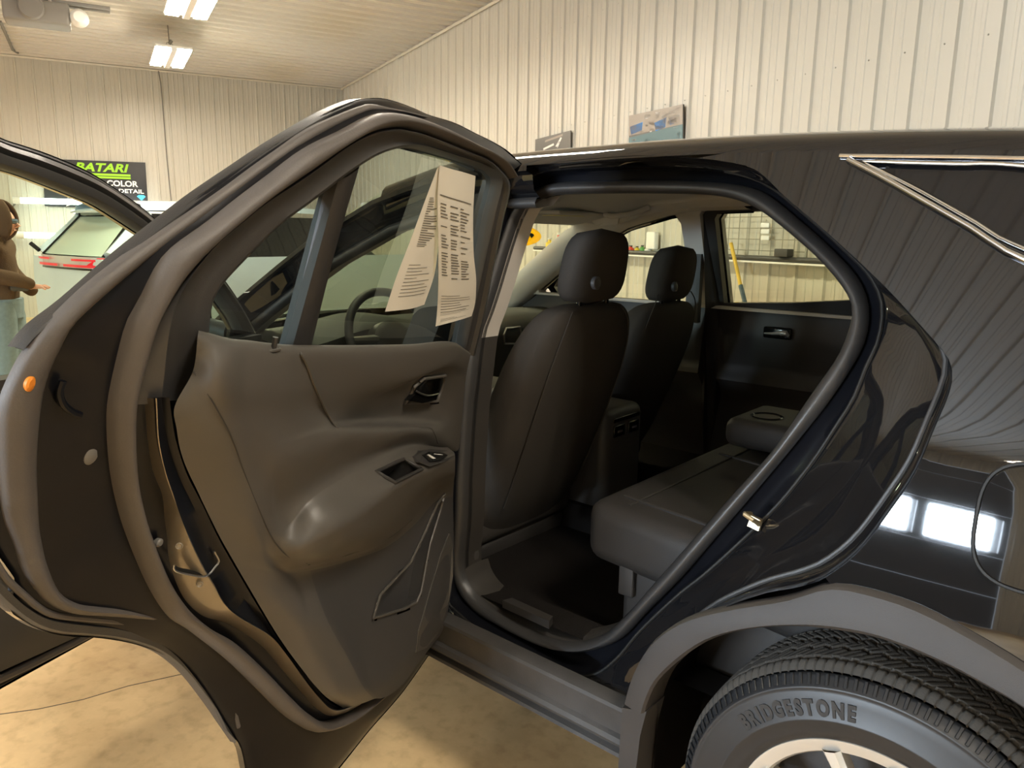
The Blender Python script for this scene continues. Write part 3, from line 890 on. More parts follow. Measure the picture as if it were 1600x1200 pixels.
# tail: tailgate, rear glass, bumper
def tail_row(z, inset=0.0):
    x = rear_x(z); y0 = S(x, z)
    return [Vector((x + 0.10 * (1 - t * t) - inset, YC + t * (YC - y0), z)) for t in [k / 16 * 2 - 1 for k in range(17)]]
MB().grid([tail_row(z) for z in (0.33, 0.45, 0.6)]).build('rear_bumper', 'cladding', car)
MB().grid([tail_row(z) for z in (0.6, 0.8, 1.0, 1.08)]).build('tailgate', 'paint', car)
MB().grid([tail_row(z) for z in (1.08, 1.2, 1.35, 1.45)]).build('rear_window', 'glass_privacy', car)
MB().grid([tail_row(1.45), [Vector((v.x - .05, v.y, EZ(.45) + .065)) for v in tail_row(1.45)]]).build('rear_spoiler', 'paint', car)
# underbody
rbox('underbody', 'carpet', car, -3.4, 0.55, P + 0.30, 2 * YC - P - 0.30, 0.27, 0.34, r=0.02)
# far flank: outer skin with its window openings
far_out = [(-2.24, .33), (-2.24, 1.04), (-2.33, 1.16), (-2.17, 1.26), (-2.02, 1.35), (-1.775, 1.46), (-1.56, 1.515), (-1.3, 1.54), (-.95, 1.55), (-.4, 1.535), (.1, 1.50), (.40, 1.46), (.58, 1.2), (.62, 1.0), (.66, .5), (.64, .33), (WX + .42, .33)] + \
    [(WX + .42 * math.cos(math.radians(a)), WZ + .42 * math.sin(math.radians(a))) for a in range(8, 176, 8)] + [(WX - .42, .33)]
FW_ = [(-1.51, 1.105), (-1.505, 1.435), (-1.525, 1.468), (-1.57, 1.478), (-1.70, 1.466), (-1.80, 1.452), (-1.92, 1.41), (-2.08, 1.31), (-2.22, 1.20), (-2.27, 1.14), (-2.25, 1.10)]
RW_ = [(-1.375, 1.125), (-1.375, 1.455), (-1.36, 1.474), (-1.30, 1.480), (-1.0, 1.485), (-.82, 1.46), (-.66, 1.385), (-.55, 1.31), (-.50, 1.25), (-.55, 1.215), (-.80, 1.18), (-1.1, 1.145)]
def smooth_poly(p, n=70): return [(q_[0], q_[1]) for q_ in spline([(a, b, 0) for a, b in p], n, closed=True)]
FWs, RWs = FW_, RW_
panel(far_out, [FWs, RWs], lambda x, z: far(Pt(x, z, 0)), step=0.06, lip=lambda x, z: far(Pt(x, z, .03))).build('far_flank', 'paint', car)
# ================================================================== open rear door (given closed, swung about its hinge)
def nspline(pts, per):
    """chord-length Catmull-Rom through pts, `per` samples on each stretch"""
    N = len(pts); D = len(pts[0])
    L = [max(1e-5, math.sqrt(sum((a - b) ** 2 for a, b in zip(pts[i], pts[i + 1])))) for i in range(N - 1)]
    tan = []
    for i in range(N):
        if i == 0: t = [(b - a) / L[0] for a, b in zip(pts[0], pts[1])]
        elif i == N - 1: t = [(b - a) / L[-1] for a, b in zip(pts[-2], pts[-1])]
        else:
            h0, h1 = L[i - 1], L[i]
            t = [((b - a) / h0 * h1 + (c - b) / h1 * h0) / (h0 + h1) for a, b, c in zip(pts[i - 1], pts[i], pts[i + 1])]
        tan.append(t)
    out = []
    for i in range(N - 1):
        for k in range(per):
            s = k / per; h00 = 2 * s ** 3 - 3 * s * s + 1; h10 = s ** 3 - 2 * s * s + s; h01 = -2 * s ** 3 + 3 * s * s; h11 = s ** 3 - s * s
            out.append(tuple(h00 * pts[i][d] + h10 * L[i] * tan[i][d] + h01 * pts[i + 1][d] + h11 * L[i] * tan[i + 1][d] for d in range(D)))
    out.append(tuple(pts[-1]))
    return out
def proj(v):
    d = v - CAM; z = d.dot(CF)
    return (800 + FPX * d.dot(CR) / z, 600 - FPX * d.dot(CU) / z)
def loopR(pts, off, n):
    return spline(hits(pts, off, 'R'), n)
def loft(name, material, parent, rows, d='R', **k):
    return MB().grid([[P3(q_, d) for q_ in r] for r in rows]).build(name, material, parent, **k)

A_top = [(807,256),(785,236),(760,221),(735,209),(700,192),(660,180),(640,171),(610,160),(585,154),(565,154),(545,157),(510,171),(480,187),(420,223),(360,263),(300,304),(240,350),(180,398),(100,468),(48,508),(20,542)]
A_hid = [(-.246, 1.268), (-.222, 1.225), (-.212, 1.18), (-.216, 1.12), (-.232, 1.05), (-.258, 0.995)]
A_low = [(0,946),(44,977),(87,990),(144,994),(197,1003),(245,1020),(284,1051),(319,1095),(346,1134),(367,1165),(376,1205),(392,1260),(428,1300),(470,1262),(525,1196),(570,1140),(621,1082),(664,1022)]
Ah = hits(A_top, 0, 'R') + [(x, z, 0) for x, z in A_hid] + hits(A_low, 0, 'R')
NA_ = 170
Aloop = spline(Ah, NA_)
hinge_edge = [(-1.345, 0.40), (-1.345, 0.7), (-1.34, 1.0), (-1.33, 1.2), (-1.315, 1.4), (-1.30, 1.50)]
skin_out = xz(Aloop) + hinge_edge
Gd = [(710,545),(725,470),(740,400),(755,330),(768,281),(760,270),(722,254),(680,242),(642,232),(624,231),(605,233),(580,241),(555,255),(543,264),(505,289),(455,327),(416,356),(377,395),(345,428),(322,454),(312,486),(309,512),(345,531),(390,541),(463,545),(600,546)]
gl = xz(hits(Gd, 0.02, 'R'))
rd_skin = panel(skin_out, [gl], lambda x, z: swing(Pt(x, z, 0.0), 'R'), step=0.035, lip=lambda x, z: swing(Pt(x, z, 0.012), 'R'))
rdoor = rd_skin.build('rear_door', 'paint', car, sharp=30)
tag(rdoor, 'open rear door showing its dark trim and window frame')

# loops that follow the shut edge of the door
T0 = [(798,272),(785,252),(760,235),(735,222),(700,203),(660,187),(630,179),(600,176),(573,184),(540,202),(480,232),(420,277),(375,311),(330,347),(264,398),(225,468),(205,505),(190,560),(177,620),(174,660),(177,720),(187,780),(203,835),(236,914),(268,964),(300,986),(354,1028),(400,1072),(440,1112),(470,1134),(497,1144),(540,1130),(582,1099),(625,1056),(655,1022)]
T1 = [(793,280),(780,262),(760,247),(735,237),(700,223),(660,208),(635,202),(617,200),(580,207),(540,228),(480,271),(420,311),(375,347),(330,387),(283,440),(250,490),(238,520),(226,560),(210,620),(207,660),(208,720),(216,780),(230,830),(258,900),(290,948),(325,980),(366,1004),(412,1046),(452,1088),(480,1114),(510,1128),(550,1112),(590,1082),(628,1046),(655,1014)]
t0 = spline(hits(T0, .048, 'R'), NA_); t1 = spline(hits(T1, .05, 'R'), NA_)
# re-sample the outer hem so that it runs alongside the seal
def along(loop, ref):
    out = []; j = 0; n = len(loop)
    for q_ in ref:
        best = min(range(n), key=lambda i: (loop[i][0] - q_[0]) ** 2 + (loop[i][1] - q_[1]) ** 2)
        out.append(best)
    for i in range(1, len(out)): out[i] = max(out[i], out[i - 1])
    # smooth the running index
    for _ in range(12):
        out = [out[0]] + [(out[i - 1] + 2 * out[i] + out[i + 1]) / 4 for i in range(1, len(out) - 1)] + [out[-1]]
    res = []
    for t in out:
        j = min(n - 2, int(t)); res.append(lerp(loop[j], loop[j + 1], t - j))
    return res
a0 = along(spline(Ah, 800), t0); a0[0] = Aloop[0]; a0[-1] = Aloop[-1]
L = lambda u, v, t: [lerp(p, q_, t) for p, q_ in zip(u, v)]
inner = [setoff(a0, .002), setoff(L(a0, t0, .02), .010), setoff(L(a0, t0, .06), .014), setoff(L(a0, t0, .25), .020), setoff(L(a0, t0, .6), .030), setoff(L(a0, t0, .88), .036), setoff(t0, .040), setoff(t1, .040)]
loft('inner_panel', 'paint_inner', rdoor, inner, sharp=40)
# main weatherstrip of the door
rows = [setoff(t0, .034)] + [setoff(L(t0, t1, t), .048 + .020 * math.sin(math.pi * min(1, max(0, t * .9 + .05)))) for t in (.02, .12, .25, .4, .55, .7, .85, .97)] + [setoff(t1, .040)]
ds = loft('door_weatherstrip', 'rubber_dusty', rdoor, rows, sharp=60)
# secondary seal along the upper frame, the rear edge and the wheel-arch edge
K_out = [(660,182),(620,171),(580,163),(560,166),(520,182),(480,202),(420,242),(360,285),(300,328),(202,398),(140,447),(95,490),(60,528),(30,575),(5,640),(3,720),(6,780),(14,820),(26,850),(36,882),(52,914),(76,942),(112,958),(160,962),(200,965),(240,972),(280,986),(318,1010)]
K_in = [(660,185),(620,178),(573,178),(550,187),(520,202),(480,226),(420,263),(375,297),(330,331),(243,397),(180,448),(118,505),(95,545),(75,590),(64,640),(58,720),(60,790),(62,825),(66,850),(75,886),(94,926),(124,944),(160,949),(200,953),(240,960),(270,968),(295,980),(325,1005)]
ko = spline(hits(K_out, .022, 'R'), 120); ki = spline(hits(K_in, .026, 'R'), 120)
rows = [setoff(ko, .012)] + [setoff(L(ko, ki, t), .022 + .012 * math.sin(math.pi * (t * .8 + .1))) for t in (.0, .1, .3, .5, .7, .9, 1.0)] + [setoff(ki, .016)]
loft('edge_seal', 'rubber_dusty', rdoor, rows, sharp=60)
K3 = [(-30,800),(-16,860),(8,902),(36,929),(60,949),(86,961),(140,967),(180,971),(220,981),(260,999),(300,1025),(340,1065),(364,1106),(372,1136)]
MB().tube([P3(q_, 'R') for q_ in spline(hits(K3, .018, 'R'), 60)], 0.0042, n=8).build('arch_lip_seal', 'rubber_dusty', rdoor)
# dark liner band round the wheel-arch edge
ar_o = spline(hits([(-46,880),(-24,920),(0,946),(44,977),(87,990),(144,994),(197,1003),(245,1020),(284,1051),(319,1095),(346,1134),(364,1160)], .004, 'R'), 60)
ar_i = spline(hits([(-34,850),(-16,884),(4,910),(40,945),(80,966),(140,975),(185,980),(230,993),(268,1017),(303,1057),(334,1102),(352,1140)], .018, 'R'), 60)
loft('arch_edge_band', 'rubber', rdoor, [setoff(ar_o, -.002), setoff(ar_o, .010), setoff(L(ar_o, ar_i, .3), .019), setoff(L(ar_o, ar_i, .85), .020), setoff(ar_i, .014)])
# dark rubber lip outside the upper frame
lipo = spline(hits(A_top, .004, 'R'), 90)
lipi = spline(hits([(806,259),(784,240),(759,226),(734,214),(700,197),(660,183),(640,175),(610,166),(585,162),(565,164),(545,170),(510,186),(480,202),(420,242),(360,285),(300,328),(240,371),(180,416),(105,482),(60,520),(35,548)], .018, 'R'), 90)
loft('frame_lip', 'rubber', rdoor, [setoff(lipo, -.004), setoff(lipo, .006), setoff(L(lipo, lipi, .5), .017), setoff(lipi, .019)])

# window frame trim
Rg = [(738,556),(752,500),(768,420),(783,345),(792,305),(792,284),(778,265),(760,250),(735,240),(700,226),(660,211),(635,205),(617,203),(580,210),(540,231),(480,275),(420,314),(375,350),(330,390),(292,440),(272,480),(262,520),(255,580),(250,628)]
Gf = [(709,548),(725,470),(740,400),(755,330),(765,292),(766,280),(757,268),(742,261),(722,254),(680,242),(655,235),(642,232),(624,231),(600,235),(570,246),(530,271),(470,316),(416,356),(377,395),(345,428),(322,456),(312,486),(308,545),(301,621)]
rg = spline(hits(Rg, .062, 'R'), 120); gf = spline(hits(Gf, .03, 'R'), 120)
t1u = spline(hits([(744,556),(757,500),(772,420),(787,345),(797,305),(797,282)] + T1[1:19] + [(209,634)], .05, 'R'), 120)
rows = [setoff(t1u, .042), setoff(L(t1u, rg, .5), .058), setoff(rg, .064), setoff(L(rg, gf, .06), .060), setoff(L(rg, gf, .12), .055), setoff(L(rg, gf, .6), .052), setoff(L(rg, gf, .8), .056), setoff(L(rg, gf, .93), .052), setoff(gf, .040), setoff(gf, .02)]
loft('window_frame', 'trim_plastic', rdoor, rows, sharp=45)
# door glass, fixed quarter glass and the bar between
gpane = xz(hits([(707,556),(725,470),(740,400),(755,330),(769,280),(760,268),(722,252),(680,240),(642,230),(624,229),(605,231),(580,239),(555,253),(541,264),(462,556)], .030, 'R'))
panel(gpane, [], lambda x, z: swing(Pt(x, z, .030), 'R'), step=0.06).build('door_glass', 'glass_tint', rdoor)
qpane = xz(hits([(509,286),(455,325),(416,354),(377,393),(343,428),(320,454),(309,486),(306,524),(345,540),(390,549),(444,556)], .030, 'R'))
panel(qpane, [], lambda x, z: swing(Pt(x, z, .030), 'R'), step=0.06).build('quarter_glass', 'glass_tint', rdoor)
bl = spline(hits([(514,282),(480,408),(440,556)], .03, 'R'), 14); br_ = spline(hits([(548,258),(512,385),(470,556)], .03, 'R'), 14)
loft('window_divider', 'trim_dark', rdoor, [setoff(bl, .02), setoff(bl, .045), setoff(L(bl, br_, .25), .052), setoff(L(bl, br_, .75), .052), setoff(br_, .045), setoff(br_, .02)])

# metal shut edge with the latch
Tl = [(210,622),(207,660),(208,720),(216,780),(230,830),(258,900),(290,948),(325,980),(366,1004),(412,1046),(452,1088),(480,1114),(510,1128),(550,1112),(590,1084)]
M0 = [(227,622),(228,640),(232,690),(240,736),(254,772),(258,810),(262,840),(266,880),(287,933),(317,962),(350,972),(380,988),(412,1012),(444,1050),(470,1080),(496,1108),(520,1119),(552,1108),(590,1082)]
M1 = [(242,622),(243,640),(246,690),(256,736),(268,772),(280,805),(297,845),(318,888),(332,910),(348,940),(370,962),(420,992),(445,1020),(470,1055),(495,1087),(520,1109),(550,1103),(588,1080)]
Tr = [(270,622),(272,640),(280,690),(296,740),(318,784),(350,850),(390,920),(425,978),(460,1030),(490,1065),(515,1095),(540,1109),(560,1103),(586,1078)]
tl_ = spline(hits(Tl, .05, 'R'), 90); m0 = spline(hits(M0, .052, 'R'), 90); m1 = spline(hits(M1, .078, 'R'), 90); trr = spline(hits(Tr, .085, 'R'), 90)
loft('shut_face', 'paint_inner', rdoor, [setoff(tl_, .038), setoff(L(tl_, m0, .3), .046), setoff(L(tl_, m0, .9), .050), setoff(m0, .051)], sharp=50)
dm = loft('latch_plate', 'door_metal', rdoor, [setoff(m0, .051), setoff(L(m0, m1, .06), .054), setoff(L(m0, m1, .5), .068), setoff(L(m0, m1, .92), .080), setoff(m1, .079)], sharp=50)
loft('shut_flange', 'paint_inner', rdoor, [setoff(m1, .079), setoff(L(m1, trr, .1), .074), setoff(L(m1, trr, .8), .072), setoff(trr, .080)], sharp=50)
latch = spline(hits([(272,886),(276,890),(295,894),(312,899),(318,897)], .074, 'R'), 14)
MB().tube([P3(q_, 'R') for q_ in latch], [.003] + [.0036] * 12 + [.003], n=8).build('latch_slot', 'black_hole', rdoor)
lt2 = spline(hits([(272,883),(271,887),(276,893),(296,898),(316,901),(327,897),(336,886),(342,877),(335,862)], .080, 'R'), 30)
MB().tube([P3(q_, 'R') for q_ in lt2], .0014, n=6).build('latch_rim', 'satin', rdoor)
for px, py in ((280, 853), (312, 913)):
    q_ = hit(px, py, .074, 'R'); c_ = P3(q_, 'R'); nrm = (CAM - c_).normalized()
    nrm = (swing(Vector((0.75, 0.65, 0.1)) + Vector((HINGE['R'][0], HINGE['R'][1], 0)), 'R') - Vector((HINGE['R'][0], HINGE['R'][1], 0))).normalized()
    ax = nrm.cross(Z).normalized(); ay = nrm.cross(ax)
    b_ = MB(); b_.grid([[c_ + nrm * h_ + (ax * math.cos(k * math.pi / 8) + ay * math.sin(k * math.pi / 8)) * r for k in range(16)] for r, h_ in ((.0050, 0), (.0047, .002), (.0038, .0024), (.0026, .001), (.0001, .0008))], cu=True)
    b_.build('latch_screw', 'door_metal', rdoor)
def disc(px, py, off, r, name, material, parent, d='R', squash=1.0):
    q_ = hit(px, py, off, d); m_ = MB()
    m_.grid([[P3((q_[0] + rr * math.cos(k * math.pi / 10), q_[1] + rr * squash * math.sin(k * math.pi / 10), off + h_), d) for k in range(20)] for rr, h_ in ((r, -.004), (r * .95, .002), (r * .6, .004), (.0001, .004))], cu=True)
    return m_.build(name, material, parent)
mat('plug_grey', (0.16, 0.15, 0.135), rough=0.6)
mat('plug_orange', (0.75, 0.24, 0.02), rough=0.5)
disc(142, 712, .033, .0105, 'drain_plug', 'plug_grey', rdoor, squash=1.1)
disc(46, 600, .032, .0052, 'orange_plug', 'plug_orange', rdoor, squash=1.6)
disc(248, 848, .056, .006, 'drain_plug', 'plug_grey', rdoor)
# pressed feature in the inner panel
pr_ = spline(hits([(98,595),(93,612),(98,630),(112,643),(125,648)], .032, 'R'), 16)
MB().tube([P3(q_, 'R') for q_ in pr_], .004, n=8).build('pressed_bead', 'paint_inner', rdoor)

# ------------------------------------------------------------ trim panel
ROWS = [
 [(311,517,.05),(345,529,.05),(390,537,.05),(425,541,.05),(463,541,.05),(550,540,.048),(640,539,.048),(712,538,.048),(735,551,.060)],
 [(309,524,.085),(343,535,.097),(390,543,.102),(425,547,.102),(470,547,.102),(555,547,.097),(640,547,.095),(708,546,.090),(735,555,.072)],
 [(302,578,.085),(335,580,.113),(385,588,.117),(430,592,.117),(483,596,.112),(560,605,.108),(640,590,.105),(700,572,.098),(731,572,.078)],
 [(272,640,.085),(345,650,.117),(395,655,.121),(445,655,.121),(512,655,.114),(545,640,.100),(600,615,.094),(690,580,.092),(728,590,.077)],
 [(276,670,.085),(352,682,.118),(400,684,.123),(445,680,.126),(518,664,.120),(560,661,.096),(630,660,.091),(688,658,.089),(722,650,.076)],
 [(280,695,.085),(358,705,.118),(404,705,.124),(440,695,.129),(524,670,.128),(580,668,.124),(640,668,.120),(680,676,.112),(717,700,.078)],
 [(310,770,.085),(385,800,.112),(425,828,.112),(446,826,.114),(482,785,.122),(529,752,.126),(577,729,.128),(640,704,.122),(700,699,.10)],
 [(316,783,.085),(390,815,.111),(429,842,.112),(450,836,.120),(488,800,.135),(540,765,.140),(592,738,.142),(648,711,.138),(705,703,.12)],
 [(335,822,.085),(400,850,.105),(438,868,.112),(464,858,.138),(513,832,.163),(577,793,.172),(620,757,.172),(672,731,.165),(711,713,.15)],
 [(341,834,.085),(405,862,.103),(444,876,.110),(469,868,.138),(520,843,.162),(583,804,.170),(627,768,.170),(676,743,.163),(711,724,.15)],
 [(360,868,.085),(415,885,.10),(455,888,.105),(482,882,.125),(545,866,.130),(608,840,.126),(643,810,.122),(672,772,.118),(709,755,.105)],
 [(364,875,.085),(418,893,.098),(458,895,.10),(484,891,.104),(548,875,.100),(612,849,.098),(648,819,.098),(680,783,.095),(708,775,.085)],
 [(412,957,.085),(455,965,.105),(490,970,.112),(513,973,.113),(560,975,.102),(610,965,.100),(650,950,.100),(688,930,.095),(706,915,.080)],
 [(460,1030,.085),(500,1035,.104),(525,1032,.108),(545,1030,.110),(570,1028,.102),(605,1018,.100),(640,1000,.098),(675,975,.092),(700,955,.076)],
 [(505,1085,.085),(530,1085,.100),(552,1080,.105),(568,1074,.107),(582,1070,.102),(602,1058,.100),(628,1040,.097),(660,1008,.090),(695,980,.070)],
 [(540,1109,.070),(555,1103,.082),(572,1097,.088),(585,1092,.090),(596,1091,.088),(610,1085,.086),(626,1073,.083),(656,1033,.078),(690,990,.055)],
]
ctrl = [nspline([hit(x, y, o, 'R') for x, y, o in r], 12) for r in ROWS]
PR = 10
cols = [nspline([r[j] for r in ctrl], PR) for j in range(len(ctrl[0]))]
TG = [[cols[j][i] for j in range(len(cols))] for i in range(len(cols[0]))]      # rows x cols
for _ in range(1):      # soften the control net a little
    NG = [list(r) for r in TG]
    for i in range(1, len(TG) - 1):
        for j in range(1, len(TG[0]) - 1):
            NG[i][j] = tuple(0.5 * TG[i][j][d] + 0.125 * (TG[i - 1][j][d] + TG[i + 1][j][d] + TG[i][j - 1][d] + TG[i][j + 1][d]) for d in range(3))
    TG = NG
W3 = [[P3(q_, 'R') for q_ in r] for r in TG]
W3PX = [(proj(W3[i][j]), TG[i][j][2]) for i in range(0, len(W3), 2) for j in range(0, len(W3[0]), 2)]
cup = [(588,737),(631,717),(659,733),(617,754)]
pocket = [(695,772),(686,805),(672,850),(658,925),(651,941),(633,951),(583,966),(594,930),(617,905),(641,880),(664,832),(683,788)]
hnd = [(634,630),(648,604),(662,592),(696,587),(690,610),(683,627)]
def trim_part(name, material, i0, i1, holes, j0=0, j1=None):
    m_ = MB(); C = len(W3[0]); j1 = C - 1 if j1 is None else j1
    idx = lambda i, j: (i - i0) * C + j
    fs = []
    for i in range(i0, i1):
        for j in range(j0, j1):
            c_ = (W3[i][j] + W3[i + 1][j + 1] + W3[i][j + 1] + W3[i + 1][j]) / 4
            if any(inside(proj(c_), h_) for h_ in holes): continue
            fs.append((idx(i, j), idx(i, j + 1), idx(i + 1, j + 1), idx(i + 1, j)))
    m_.add([v for i in range(i0, i1 + 1) for v in W3[i]], fs)
    return m_.build(name, material, rdoor, sharp=60)
trim_part('upper_trim', 'trim_soft', 0, 6 * PR, [hnd])
trim_part('armrest', 'trim_soft', 6 * PR, 11 * PR, [cup])
trim_part('lower_trim_band', 'trim_soft', 11 * PR, len(W3) - 1, [], 0, 36)
trim_part('pocket_panel', 'trim_plastic', 11 * PR, len(W3) - 1, [pocket], 36)
def surf_off(px, py):
    """offset of the trim surface seen at a pixel (nearest grid point)"""
    near = sorted(((p[0] - px) ** 2 + (p[1] - py) ** 2, o) for p, o in W3PX)[:8]
    ws_ = [1 / (d + 1) for d, o in near]
    return sum(w_ * o for w_, (d, o) in zip(ws_, near)) / sum(ws_)
def well(name, poly, depth, material, down=0.0, grow=1.0, rim=0.002, rim_mat='trim_dark', lift=0.001):
    """recess let into the trim: rim bead, walls and bottom"""
    ps = []
    for a, b in zip(poly, poly[1:] + poly[:1]):
        for k in range(6): ps.append(lerp(a, b, k / 6))
    top = [hit(x, y, surf_off(x, y) + lift, 'R') for x, y in ps]
    cx = sum(q_[0] for q_ in top) / len(top); cz = sum(q_[1] for q_ in top) / len(top)
    bot = [(cx + (q_[0] - cx) * grow, cz + (q_[1] - cz) * grow - down, q_[2] - depth) for q_ in top]
    m_ = MB(); tp = [P3(q_, 'R') for q_ in top]; bt = [P3(q_, 'R') for q_ in bot]
    mid_ = sum(bt, Vector()) / len(bt)
    m_.grid([tp, bt, [mid_] * len(bt)], cu=True)
    o = m_.build(name, material, rdoor, sharp=40)
    MB().tube(tp, rim, n=8, closed=True).build(name + '_rim', rim_mat, rdoor)
    return top
well('pull_cup', cup, .030, 'trim_dark', down=.040, grow=.9, rim=.0036)
well('map_pocket', pocket, .035, 'trim_plastic', down=.02, grow=1.0, rim=.0030, rim_mat='trim_soft', lift=.003)
tp = well('handle_recess', hnd, .022, 'gloss_black', grow=.92, rim=.0035, rim_mat='trim_soft')
# inside release lever
lv = [hit(x, y, .098, 'R') for x, y in ((640,626),(652,612),(668,617),(684,616),(682,625),(660,630))]
m_ = MB(); m_.prism([(q_[0], q_[1]) for q_ in lv], lambda x, z: swing(Pt(x, z, .098), 'R'), lambda x, z: swing(Pt(x, z, .086), 'R'))
m_.build('release_lever', 'gloss_black', rdoor)
ll = [hit(x, y, .100, 'R') for x, y in ((651,611),(658,615),(668,618),(678,617),(685,615))]
MB().tube([P3(q_, 'R') for q_ in spline(ll, 12)], .0018, n=8).build('lever_edge', 'satin', rdoor)
# window switch pad and switch
def pad(name, poly, lift, material):
    ps = [hit(x, y, surf_off(x, y) + lift, 'R') for x, y in poly]
    m_ = MB(); a_ = [P3(q_, 'R') for q_ in ps]; b_ = [P3((q_[0], q_[1], q_[2] - .012), 'R') for q_ in ps]
    n_ = len(a_); m_.add(a_ + b_, [tuple(range(n_))] + [(i, (i + 1) % n_, n_ + (i + 1) % n_, n_ + i) for i in range(n_)])
    return m_.build(name, material, rdoor, smooth=False)
pad('switch_pad', [(648,714),(660,705),(676,702),(698,704),(711,711),(694,722),(672,729),(656,723)], .006, 'trim_dark')
pad('window_switch', [(662,711),(672,706),(692,707),(700,711),(688,719),(672,721)], .009, 'gloss_black')
mat('switch_white', (0.7, 0.68, 0.62), rough=0.4)
pad('switch_mark', [(668,711),(671,710),(681,716),(677,717)], .0105, 'switch_white')
pad('switch_mark', [(678,708),(692,710),(692,711),(679,710)], .0105, 'switch_white')
# lock pin
b0 = hit(427, 548, .10, 'R'); b1 = (b0[0], b0[1] + .018, b0[2] - .002)
MB().tube([P3(b0, 'R'), P3(b1, 'R')], .0036, n=10).build('lock_pin', 'trim_dark', rdoor)
MB().tube([P3((b0[0] + .012 * math.cos(k), b0[1] + .001, b0[2] + .004 * math.sin(k)), 'R') for k in [i * math.pi / 8 for i in range(16)]], .002, n=6, closed=True).build('lock_pin_bezel', 'trim_soft', rdoor)
# crease seams pressed in the trim
def seam(name, pts, r, material='trim_dark', lift=0.0):
    MB().tube([P3(q_, 'R') for q_ in spline([hit(x, y, surf_off(x, y) + lift, 'R') for x, y in pts], 40)], r, n=6).build(name, material, rdoor)
seam('trim_seam', [(458,543),(470,553),(480,570),(490,598),(502,625),(515,652),(526,668)], .0022, 'trim_soft', .0015)
seam('trim_seam', [(526,668),(560,671),(620,669),(668,668),(678,676),(684,692)], .0022, 'trim_soft', .0015)
seam('trim_seam', [(302,580),(330,625),(360,680),(382,740),(402,790),(425,840),(448,868),(480,880)], .0010, 'trim_dark', .0)
seam('trim_seam', [(482,882),(545,866),(608,840),(643,812)], .0012, 'trim_dark', .001)
# speaker cover low on the hinge side
spk = [(703,833),(707,850),(708,900),(700,945),(688,985),(668,1012),(650,1020),(655,985),(672,925),(690,865)]
pad('speaker_cover', spk, .0035, 'trim_soft')

# ------------------------------------------------------------ folded paper form hung in the window
pf = empty('paper_form', P3(hit(687, 262, .05, 'R'), 'R'), 'cream folded paper form with small print hanging in the rear door window', 'paper')
def sheet(rowsp, rows_print, nm):
    g = [nspline([hit(x, y, o, 'R') for x, y, o in r], 8) for r in rowsp]
    cs = [nspline([r[j] for r in g], 8) for j in range(len(g[0]))]
    rr = [[cs[j][i] for j in range(len(cs))] for i in range(len(cs[0]))]
    front = [[P3(q_, 'R') for q_ in r] for r in rr]; backs = [[P3((q_[0], q_[1], q_[2] - .0006), 'R') for q_ in r] for r in rr]
    m_ = MB(); m_.grid(front); m_.grid(backs)
    o = m_.build(nm, 'paper', pf)
    nr, nc = len(rr), len(rr[0]); ink = MB()
    def at(u, v):
        i = min(nr - 2, int(v * (nr - 1))); j = min(nc - 2, int(u * (nc - 1)))
        a_, b_ = v * (nr - 1) - i, u * (nc - 1) - j
        p0 = lerp(rr[i][j], rr[i][j + 1], b_); p1 = lerp(rr[i + 1][j], rr[i + 1][j + 1], b_)
        q_ = lerp(p0, p1, a_); return P3((q_[0], q_[1], q_[2] + .0007), 'R')
    for (u0, u1, v0, v1) in rows_print:
        ink.grid([[at(u0 + (u1 - u0) * k / 8, v0) for k in range(9)], [at(u0 + (u1 - u0) * k / 8, v1) for k in range(9)]])
    tag(ink.build('print', 'print_ink', o, smooth=False), kind='stuff')
rnd = random.Random(3)
lines = [(.06, .92, .205, .209)]
for k in range(26):
    v = .235 + k * .0125
    for c0, c1_ in ((.08, .30), (.36, .58), (.62, .72 + rnd.random() * .2)):
        if rnd.random() < .85: lines.append((c0, c0 + (c1_ - c0) * (.6 + .4 * rnd.random()), v, v + .0045))
for k in range(9):
    lines.append((.08, .5 + .4 * rnd.random(), .66 + k * .022, .664 + k * .022))
for k in range(3): lines.append((.1, .4 + .5 * rnd.random(), .90 + k * .018, .904 + k * .018))
sheet([[(687,258,.050),(705,264,.052),(724,269,.052),(743,275,.050)],
       [(684,300,.052),(702,306,.056),(722,312,.056),(740,318,.052)],
       [(685,380,.056),(702,384,.060),(722,388,.060),(740,392,.056)],
       [(685,450,.058),(703,452,.062),(723,452,.062),(744,450,.058)],
       [(683,490,.058),(702,488,.064),(722,484,.064),(741,480,.058)],
       [(681,510,.060),(700,505,.068),(718,500,.068),(737,494,.060)]], lines, 'sheet')
lines2 = []
for k in range(22):
    v = .22 + k * .014; lines2.append((.25, .4 + .5 * rnd.random(), v, v + .005))
for k in range(10): lines2.append((.2, .5 + .4 * rnd.random(), .66 + k * .026, .664 + k * .026))
sheet([[(684,262,.048),(685,262,.048),(686,260,.048),(687,260,.048)],
       [(664,315,.046),(671,315,.048),(679,315,.048),(685,312,.047)],
       [(640,380,.046),(655,381,.049),(670,383,.050),(684,385,.048)],
       [(620,432,.046),(640,432,.050),(660,430,.050),(679,428,.048)],
       [(602,487,.046),(622,485,.050),(644,482,.050),(663,476,.048)]], lines2, 'sheet')
# ================================================================== cabin
def part(name, mb, material, **k): return mb.build(name, material, car, **k)
